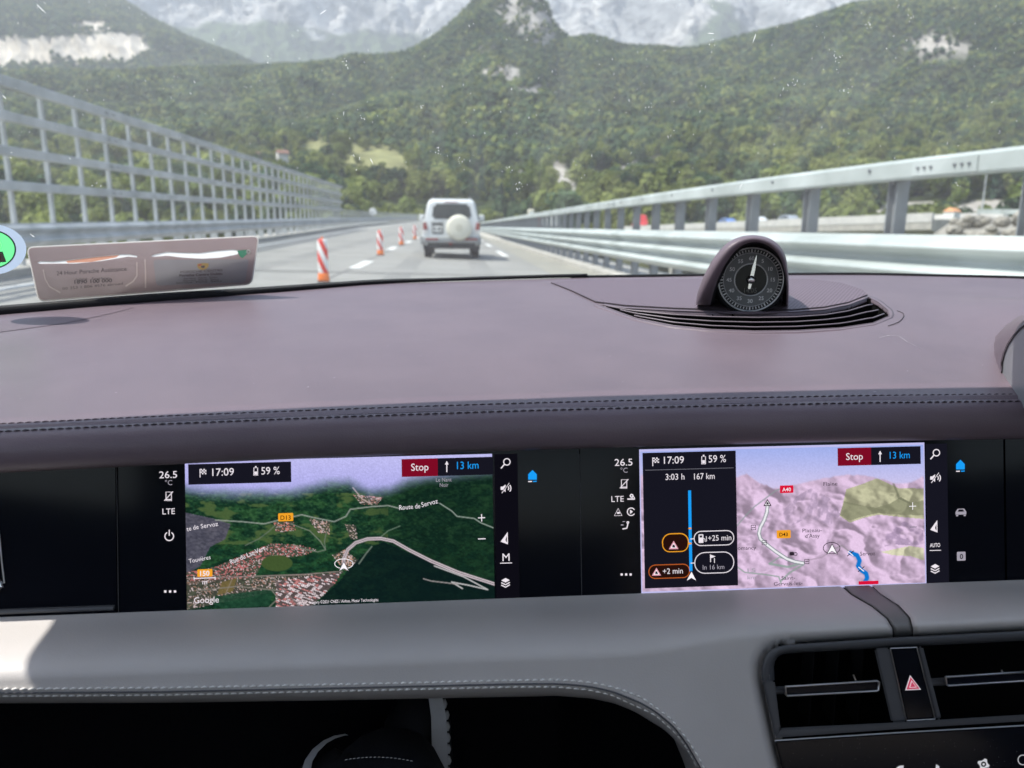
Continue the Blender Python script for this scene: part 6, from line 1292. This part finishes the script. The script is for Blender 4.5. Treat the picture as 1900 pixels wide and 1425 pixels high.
for u, v in ((1578, 1027), (1598, 1056)): sc2.line([(u-6, v+5), (u+6, v-5)], 1.6, 'screen_ink', 4, 'icon'); sc2.line([(u-5, v-4), (u+5, v+4)], 1.6, 'screen_route', 4.4, 'icon')
sc2.line([(1687, 939.5), (1700, 939)], 1.2, 'screen_route', 4, 'icon'); sc2.line([(1693.3, 932), (1693.5, 946)], 1.2, 'screen_route', 4, 'icon'); sc2.line([(1688, 978), (1701, 977.6)], 1.2, 'screen_grey', 4, 'icon')
left_icons(sc2, 1157, 857, -12); sc2.circle(1172, 920, 2.5, 2.2, 'screen_white', 4, name='icon'); sc2.line([(1164, 926), (1178, 926)], 2.4, 'screen_white', 4, 'icon'); sc2.circle(1175, 924, 2.2, 1.4, 'screen_white', 4, name='icon')
sc2.line([(1147, 943.5), (1154, 956.5), (1140, 957)], 1.4, 'screen_white', 4, 'icon', True); sc2.box(1145, 950, 5, 3.5, 'screen_white', 4, 'icon'); sc2.circle(1171, 949.5, 7, 1.7, 'screen_white', 4, 30, 330, 'icon'); sc2.poly([(1169, 945.5), (1174.5, 949.5), (1169, 953.5)], 'screen_white', 4, 'icon')
sc2.circle(1165, 969.5, 1.6, 1.8, 'screen_white', 4, name='icon'); sc2.line([(1165, 972), (1163, 980), (1155, 981.5)], 2.2, 'screen_white', 4, 'icon'); sc2.line([(1152, 974), (1157, 974)], 2, 'screen_dim', 4, 'icon'); sc2.line([(1155, 968), (1160, 967.5)], 1.2, 'screen_dim', 4, 'icon')
for k in range(3): sc2.box(1151.5+k*8.3, 1064, 4, 4, 'screen_white', 4, 'icon')
right_icons(sc2, 1735, (843, 887, 976, 1013, 1055), 'AUTO')
home(sc2, 1782, 865)
u, v = 1783, 951; sc2.poly([(u-10, v+4), (u-10, v-1), (u-6, v-7), (u+6, v-7.5), (u+10, v-1.5), (u+10, v+3.5)], 'screen_dim', 4, 'icon'); sc2.poly([(u-6, v-1.5), (u-4, v-5.5), (u+4, v-5.7), (u+6, v-1.8)], 'screen_darkest', 5, 'icon'); sc2.box(u-9, v+4.6, 4, 2.4, 'screen_dim', 4, 'icon'); sc2.box(u+5, v+4.2, 4, 2.4, 'screen_dim', 4, 'icon')
sc2.box(u-7.5, 1024, 16, 16.5, 'screen_dim', 4, 'icon', 1.5); sc2.text('0', u+1, 1037, 9, 'screen_darkest', 5, align='c', bold=0.02)

# hazard triangle and the row of touch symbols under the vents
class Panel(Screen):
    def P(s, u, v, lv): return FQ(u, v, CV+s.c+0.00018*lv)
hzs = Panel(hz, slope_c); hzs.c = -0.0029; mat('hazard_red', (0.55, 0.04, 0.10), 0.5, emit=0.35); mat('print_white', (0.75, 0.73, 0.74), 0.5, emit=0.25)
for k, m_ in ((1.0, 'print_white'), (0.82, 'hazard_red'), (0.5, 'print_white'), (0.36, 'hazard_red')):
    cxh, cyh = 1694.0, 1271.5; hzs.poly([(cxh-5.5*k, cyh-19*k), (cxh+15*k, cyh+8*k), (cxh-14.5*k, cyh+9.5*k)], m_, 2+(1-k)*4, 'hazard_symbol')
tps = Panel(tp, slope_c); tps.c = 0.0012
gx, gy = 1825, 1418
gear = []
for k in range(16):
    r = 11.5 if k % 4 < 2 else 8; a = 2*math.pi*(k+0.5)/16; gear.append((gx+r*math.cos(a), gy+r*math.sin(a)*0.95))
tps.poly(gear[::-1][::-1], 'print_white', 2, 'touch_symbol'); tps.circle(gx, gy, 3.6, 2.6, 'piano_black', 3, name='touch_symbol')
tps.poly([(1662, 1426), (1668, 1421), (1677, 1420), (1674, 1440), (1660, 1440)], 'print_white', 2, 'touch_symbol'); tps.poly([(1737, 1418), (1743, 1422), (1741, 1440), (1734, 1440)], 'print_white', 2, 'touch_symbol'); tps.circle(1898, 1410, 9, 1.4, 'print_white', 2, name='touch_symbol')
random.seed(3); q = MB()
for k in range(70):
    u = random.uniform(1460, 1895); v = random.uniform(1368, 1420); s_ = random.uniform(0.25, 0.6); q.add([FQ(u-s_, v, CV+0.0013), FQ(u+s_, v, CV+0.0013), FQ(u, v+s_, CV+0.0013)], [(0, 1, 2)])
tag(q.build('dust_specks', mat('dust', (0.4, 0.4, 0.4), 1.0), tp), kind='stuff')

# ================================================================== CARD HOLDER AND STICKER ON THE GLASS
p0, nn0 = on_glass(270, 500); cardO = on_dash(300, 549); cardO = cardO+np.array([0, -0.004, 0.006])
nrmC = np.array([0.06, -0.80, -0.60]); nrmC /= np.linalg.norm(nrmC)
class Card(Screen):
    def P(s, u, v, lv):
        d = ray_c(u, v); return d*((cardO @ nrmC+s.c+0.0003*lv)/(d @ nrmC))
card = empty('card_holder', car=True); tag(card, 'mauve plastic double card holder propped against the windscreen', 'card holder')
def transl(name, c, t, rough=0.5):
    m_ = mat(name, c, rough); n_ = m_.node_tree; tr_ = n_.nodes.new('ShaderNodeBsdfTranslucent'); tr_.inputs[0].default_value = (*c, 1); mx_ = n_.nodes.new('ShaderNodeMixShader'); mx_.inputs[0].default_value = t
    n_.links.new(n_.nodes['Principled BSDF'].outputs[0], mx_.inputs[1]); n_.links.new(tr_.outputs[0], mx_.inputs[2]); n_.links.new(mx_.outputs[0], n_.nodes['Material Output'].inputs[0])
transl('card_mauve', (0.43, 0.33, 0.33), 0.12, 0.25); transl('slot_white', (0.85, 0.83, 0.80), 0.75); transl('card_orange', (0.80, 0.38, 0.25), 0.7); transl('card_grey', (0.36, 0.34, 0.36), 0.12, 0.25); transl('card_edge', (0.8, 0.76, 0.72), 0.5); mat('card_green', (0.02, 0.25, 0.13), 0.5); mat('card_line', (0.62, 0.50, 0.47), 0.4); mat('print_dark', (0.09, 0.06, 0.065), 0.7); mat('gold_print', (0.40, 0.26, 0.07), 0.5); mat('red_print', (0.45, 0.06, 0.05), 0.5)
cs = Card(card, lambda v: -0.047); cs.c = 0.0
def rounded(px, r, n_=6):
    out_ = []; N_ = len(px)
    for i in range(N_):
        p = np.array(px[i], float); a = np.array(px[i-1], float)-p; b = np.array(px[(i+1) % N_], float)-p; a /= np.hypot(*a); b /= np.hypot(*b)
        for t in np.linspace(0, 1, n_): out_.append(tuple(p+a*r*(1-t)**2+b*r*t**2))
    return out_
outl = rounded([(50, 459), (480, 438), (467, 527), (72, 559)], 12)
def slab(scr, px, l0, l1, m_, name):
    n_ = len(px); q = MB(); q.add([scr.P(u, v, l1) for u, v in px]+[scr.P(u, v, l0) for u, v in px], [tuple(range(n_)), tuple(range(2*n_-1, n_-1, -1))]+[(i, (i+1) % n_, n_+(i+1) % n_, n_+i) for i in range(n_)]); o = q.build(name, m_, scr.p)
    bm = bmesh.new(); bm.from_mesh(o.data); bmesh.ops.recalc_face_normals(bm, faces=bm.faces); bm.to_mesh(o.data); bm.free(); return o
slotA = [(69, 487), (75, 484.5), (100, 485), (120, 483), (180, 476), (225, 471.5), (240, 471.5), (255, 474.5), (254, 477.5), (238, 476), (190, 484), (140, 489), (100, 489), (74, 489.5)]
slotB = [(280, 475), (286, 472), (310, 467), (340, 468.5), (370, 469), (400, 465), (432, 462.5), (446, 465), (440, 472), (410, 478), (375, 480), (340, 478), (310, 474.5), (284, 476.5)]
def plate_with_holes(outline, holes):
    cu = bpy.data.curves.new('plate', 'CURVE'); cu.dimensions = '2D'; cu.fill_mode = 'BOTH'
    for pl_ in [outline]+holes:
        sp = cu.splines.new('POLY'); sp.points.add(len(pl_)-1); sp.use_cyclic_u = True
        for k_, (u_, v_) in enumerate(pl_): sp.points[k_].co = (u_/100.0, -v_/100.0, 0, 1)
    o_ = bpy.data.objects.new('plate', cu); S.collection.objects.link(o_); me_ = bpy.data.meshes.new_from_object(o_.evaluated_get(bpy.context.evaluated_depsgraph_get())); bpy.data.objects.remove(o_)
    V0 = [(v_.co.x*100, -v_.co.y*100) for v_ in me_.vertices]; F0 = [tuple(p_.vertices) for p_ in me_.polygons]; n_ = len(V0); q_ = MB()
    q_.add([cs.P(u_, v_, 2) for u_, v_ in V0]+[cs.P(u_, v_, -2) for u_, v_ in V0], F0+[tuple(i_+n_ for i_ in f_[::-1]) for f_ in F0]); q_.build('holder_plate', 'card_mauve', card)
plate_with_holes(outl, [slotA, slotB]); cs.line(outl, 2.6, 'card_edge', 2.8, 'plate_edge', True)
cs.poly(rounded([(84, 494), (250, 482), (254, 535), (226, 544), (120, 548), (92, 530)], 14), 'card_mauve', 3, 'pocket'); cs.poly(rounded([(284, 482), (462, 481), (455, 524), (290, 530)], 6), 'card_grey', 3, 'pocket')
cs.poly(slotA if True else [(69, 487), (75, 484.5), (100, 485), (120, 483), (180, 476), (225, 471.5), (240, 471.5), (255, 474.5), (254, 477.5), (238, 476), (190, 484), (140, 489), (100, 489), (74, 489.5)], 'slot_white', 1, 'slot_fill'); cs.poly([(122, 484), (180, 476.8), (222, 473), (215, 478), (170, 486), (126, 488)], 'card_orange', 1.6, 'slot_fill')  # translucent white fill stands in for daylight through the cut-outs
cs.poly(slotB if True else [(280, 475), (286, 472), (310, 467), (340, 468.5), (370, 469), (400, 465), (432, 462.5), (446, 465), (440, 472), (410, 478), (375, 480), (340, 478), (310, 474.5), (284, 476.5)], 'slot_white', 1, 'slot_fill'); cs.poly([(440, 465), (462, 463.5), (457, 472), (450, 479), (445, 476)], 'card_green', 5, 'slot_fill'); cs.circle(461, 467, 3, 3, 'slot_white', 5.5, name='slot_fill')
cs.line([(254, 486), (254, 512), (247, 522), (233, 531)], 2.6, 'card_line', 4, 'pocket_rib'); cs.line([(269, 481), (270, 506), (270, 534)], 2.6, 'card_line', 4, 'pocket_rib'); cs.line([(80, 500), (84, 518), (92, 532), (112, 543)], 2.2, 'card_line', 4, 'pocket_rib')
cs.text('24 Hour Porsche Assistance', 105, 511, 7.5, 'print_dark', 5, 130, rot=-0.02); cs.text('Ireland    Freephone', 141, 520, 3.8, 'print_dark', 5, 62); cs.text('1890 100 000', 138, 526.5, 6.5, 'print_dark', 5, 70, bold=0.03); cs.text('00 353 1 806 4576 abroad', 116, 538, 4.8, 'print_dark', 5, 112, rot=-0.04)
cs.poly([(366, 489.5), (377, 488), (387, 488.8), (387, 494), (383, 499), (376, 501.5), (369, 499), (366, 495)], 'gold_print', 5, 'crest'); cs.poly([(373, 493), (380, 492.5), (380, 496), (376.5, 498), (373, 496)], 'print_dark', 5.5, 'crest'); cs.poly([(368, 490.8), (374, 490), (374, 492), (368, 494)], 'red_print', 5.5, 'crest')
cs.text('PORSCHE CENTRE', 335, 507, 4.2, 'print_dark', 5, 78); cs.text('Porsche Centre Dublin', 333, 513.5, 4.5, 'print_dark', 5, 80, bold=0.02)
for k, (a, w) in enumerate(((341, 62), (340, 66), (327, 84))): cs.text('Liffey Valley Motor Mall, Dublin' if False else 'Service  Parts  Sales', a, 518.5+k*4.0, 3.0, 'print_dark', 5, w)

stk = empty('round_sticker', car=True); tag(stk, 'round green sticker with pale blue rim on the windscreen at the left edge', 'sticker')
sO, sN = on_glass(5, 465)
class Stick(Screen):
    def P(s, u, v, lv):
        d = ray_c(u, v); return d*((sO @ sN+0.0012+0.0003*lv)/(d @ sN))
transl('sticker_blue', (0.50, 0.60, 0.74), 0.5); transl('sticker_green', (0.14, 0.70, 0.24), 0.85); transl('sticker_cream', (0.9, 0.85, 0.75), 0.85); mat('sticker_ink', (0.01, 0.05, 0.04), 0.6)
ss_ = Stick(stk, lambda v: -0.04)
def ell(u, v, ru, rv, n_=48): return [(u+ru*math.cos(2*math.pi*k/n_), v+rv*math.sin(2*math.pi*k/n_)) for k in range(n_)]
def annulus(r0, q0, r1, q1, m_, lv, nm):
    a_, b_ = ell(-17, 463, r0, q0), ell(-17, 463, r1, q1); n_ = len(a_); obj(nm, [ss_.P(*p_, lv) for p_ in a_+b_], [(i, (i+1) % n_, n_+(i+1) % n_, n_+i) for i in range(n_)], m_, stk)
annulus(46.8, 36.3, 66, 47, 'sticker_blue', 0, 'sticker_rim'); annulus(44, 34, 47, 36.5, 'sticker_ink', 1, 'sticker_ring'); ss_.poly(ell(-17, 463, 44.5, 34.5), 'sticker_green', 0.5, 'sticker_field')
ss_.poly([(-30, 468), (5, 467), (12, 486), (-28, 490)], 'sticker_ink', 3, 'sticker_label'); ss_.poly([(-29, 469.5), (4, 468.5), (10.5, 485), (-27, 488.5)], 'sticker_cream', 4, 'sticker_label'); ss_.circle(-14, 455, 16, 1.3, 'sticker_cream', 3, name='sticker_ring', ry=12); ss_.text('1', -1, 483, 11, 'red_print', 5)

# ================================================================== PASSENGER'S FEET IN THE FOOTWELL
mat('shoe_black', (0.012, 0.012, 0.014), 0.7); mat('sole_white', (0.55, 0.55, 0.54), 0.6, bump=(60, 0.15)); mat('denim', (0.010, 0.012, 0.020), 0.95, bump=(500, 0.4, 2, 0.001))
person = empty('person', car=True); tag(person, 'dark trousers and black white-soled trainers of a seated passenger with crossed feet', 'person')
def FW(u, v, dep): return ray_c(u, v)*dep
def loft(rings, name, m_, parent):
    V = [p for r in rings for p in r]; n_ = len(rings[0]); F = [(i*n_+k, i*n_+(k+1) % n_, (i+1)*n_+(k+1) % n_, (i+1)*n_+k) for i in range(len(rings)-1) for k in range(n_)]
    F += [tuple(range(n_))[::-1], tuple((len(rings)-1)*n_+k for k in range(n_))]; o = obj(name, V, F, m_, parent, True); return o
# legs and trainers, one continuous dark body
def limb(path, rad):
    rings = []; pts = [np.array(p) for p in path]
    for i, p in enumerate(pts):
        t = pts[min(i+1, len(pts)-1)]-pts[max(0, i-1)]; t /= np.linalg.norm(t); u_ = np.cross(t, [0, 0, 1.0]); u_ = u_/np.linalg.norm(u_) if np.linalg.norm(u_) > 1e-3 else np.array([1.0, 0, 0]); w_ = np.cross(t, u_)
        rings.append([p+rad[i]*(math.cos(a)*u_+math.sin(a)*w_) for a in np.linspace(0, 2*math.pi, 17)[:-1]])
    return rings
loft(limb([FW(700, 1700, 0.62), FW(690, 1560, 0.66), FW(680, 1480, 0.72)], [0.075, 0.06, 0.05]), 'trousers', 'denim', person)
loft(limb([FW(760, 1720, 0.60), FW(740, 1560, 0.66), FW(715, 1440, 0.74)], [0.080, 0.062, 0.052]), 'trousers', 'denim', person)
# foot with its sole towards the right: upright strip
def strip_px(L, Rr, dep0, dep1, name, m_, th):
    n_ = len(L); V = []
    for i in range(n_): V += [FW(*L[i], dep0), FW(*Rr[i], dep1), FW(*Rr[i], dep1+th), FW(*L[i], dep0+th)]
    F = [(4*i+k, 4*i+(k+1) % 4, 4*i+4+(k+1) % 4, 4*i+4+k) for i in range(n_-1) for k in range(4)]+[(0, 1, 2, 3), tuple(4*(n_-1)+k for k in (3, 2, 1, 0))]
    o = obj(name, V, F, m_, person); bm = bmesh.new(); bm.from_mesh(o.data); bmesh.ops.recalc_face_normals(bm, faces=bm.faces); bm.to_mesh(o.data); bm.free(); return o
Ls = [(790, 1270), (796, 1300), (800, 1330), (801, 1370), (802, 1410), (803, 1450), (801, 1500)]; Rs = [(816, 1268), (822, 1300), (828, 1330), (830, 1370), (831, 1410), (832, 1450), (829, 1500)]
s1 = strip_px(Ls, Rs, 0.76, 0.765, 'shoe_sole', 'sole_white', 0.09)
q = MB()
for v in range(1285, 1480, 21):
    u = np.interp(v, [1270, 1300, 1330, 1410, 1500], [816, 822, 828, 831, 829]); q.tube([FW(u+1, v-7, 0.770), FW(u+2.5, v, 0.772), FW(u+1, v+8, 0.770)], [0.0018, 0.0026, 0.0018], 6)
q.build('sole_tread', 'sole_white', s1, True)
arc = [(556, 1440), (566, 1410), (580, 1390), (600, 1374), (620, 1365), (640, 1361.5), (646, 1364)]; arc2 = [(574, 1440), (580, 1412), (590, 1395), (606, 1379), (622, 1370), (640, 1364.5), (646, 1364.5)]
strip_px(arc, arc2, 0.70, 0.705, 'shoe_sole', 'sole_white', 0.05)
loft(limb([FW(655, 1520, 0.74), FW(640, 1470, 0.735), FW(625, 1425, 0.73), FW(640, 1400, 0.735)], [0.05, 0.048, 0.035, 0.012]), 'shoe', 'shoe_black', person)
loft(limb([FW(740, 1520, 0.80), FW(770, 1440, 0.81), FW(775, 1340, 0.81), FW(770, 1280, 0.82)], [0.045, 0.045, 0.035, 0.015]), 'shoe', 'shoe_black', person)
stp_ = stitch_rows('trouser_stitching', lambda u: FW(u, 1405-0.0*u+0.0016*(u-697)**2, 0.655), np.linspace(640, 770, 30), 'thread_light', 0.0035, 0.0003, person)

# ================================================================== HAZE
hb = MB().box((-8800, -2900, -27.5), (8800, 8900, 1560)).build('haze', [])
hm = bpy.data.materials.new('haze'); hm.use_nodes = True; n = hm.node_tree; n.nodes.remove(n.nodes['Principled BSDF']); pv = n.nodes.new('ShaderNodeVolumePrincipled')
pv.inputs['Color'].default_value = (0.86, 0.92, 1.0, 1); pv.inputs['Density'].default_value = 0.00028; pv.inputs['Anisotropy'].default_value = 0.2; n.links.new(pv.outputs[0], n.nodes['Material Output'].inputs['Volume'])
hb.data.materials.append(hm); tag(hb, 'thin blue summer haze filling the valley', kind='stuff')
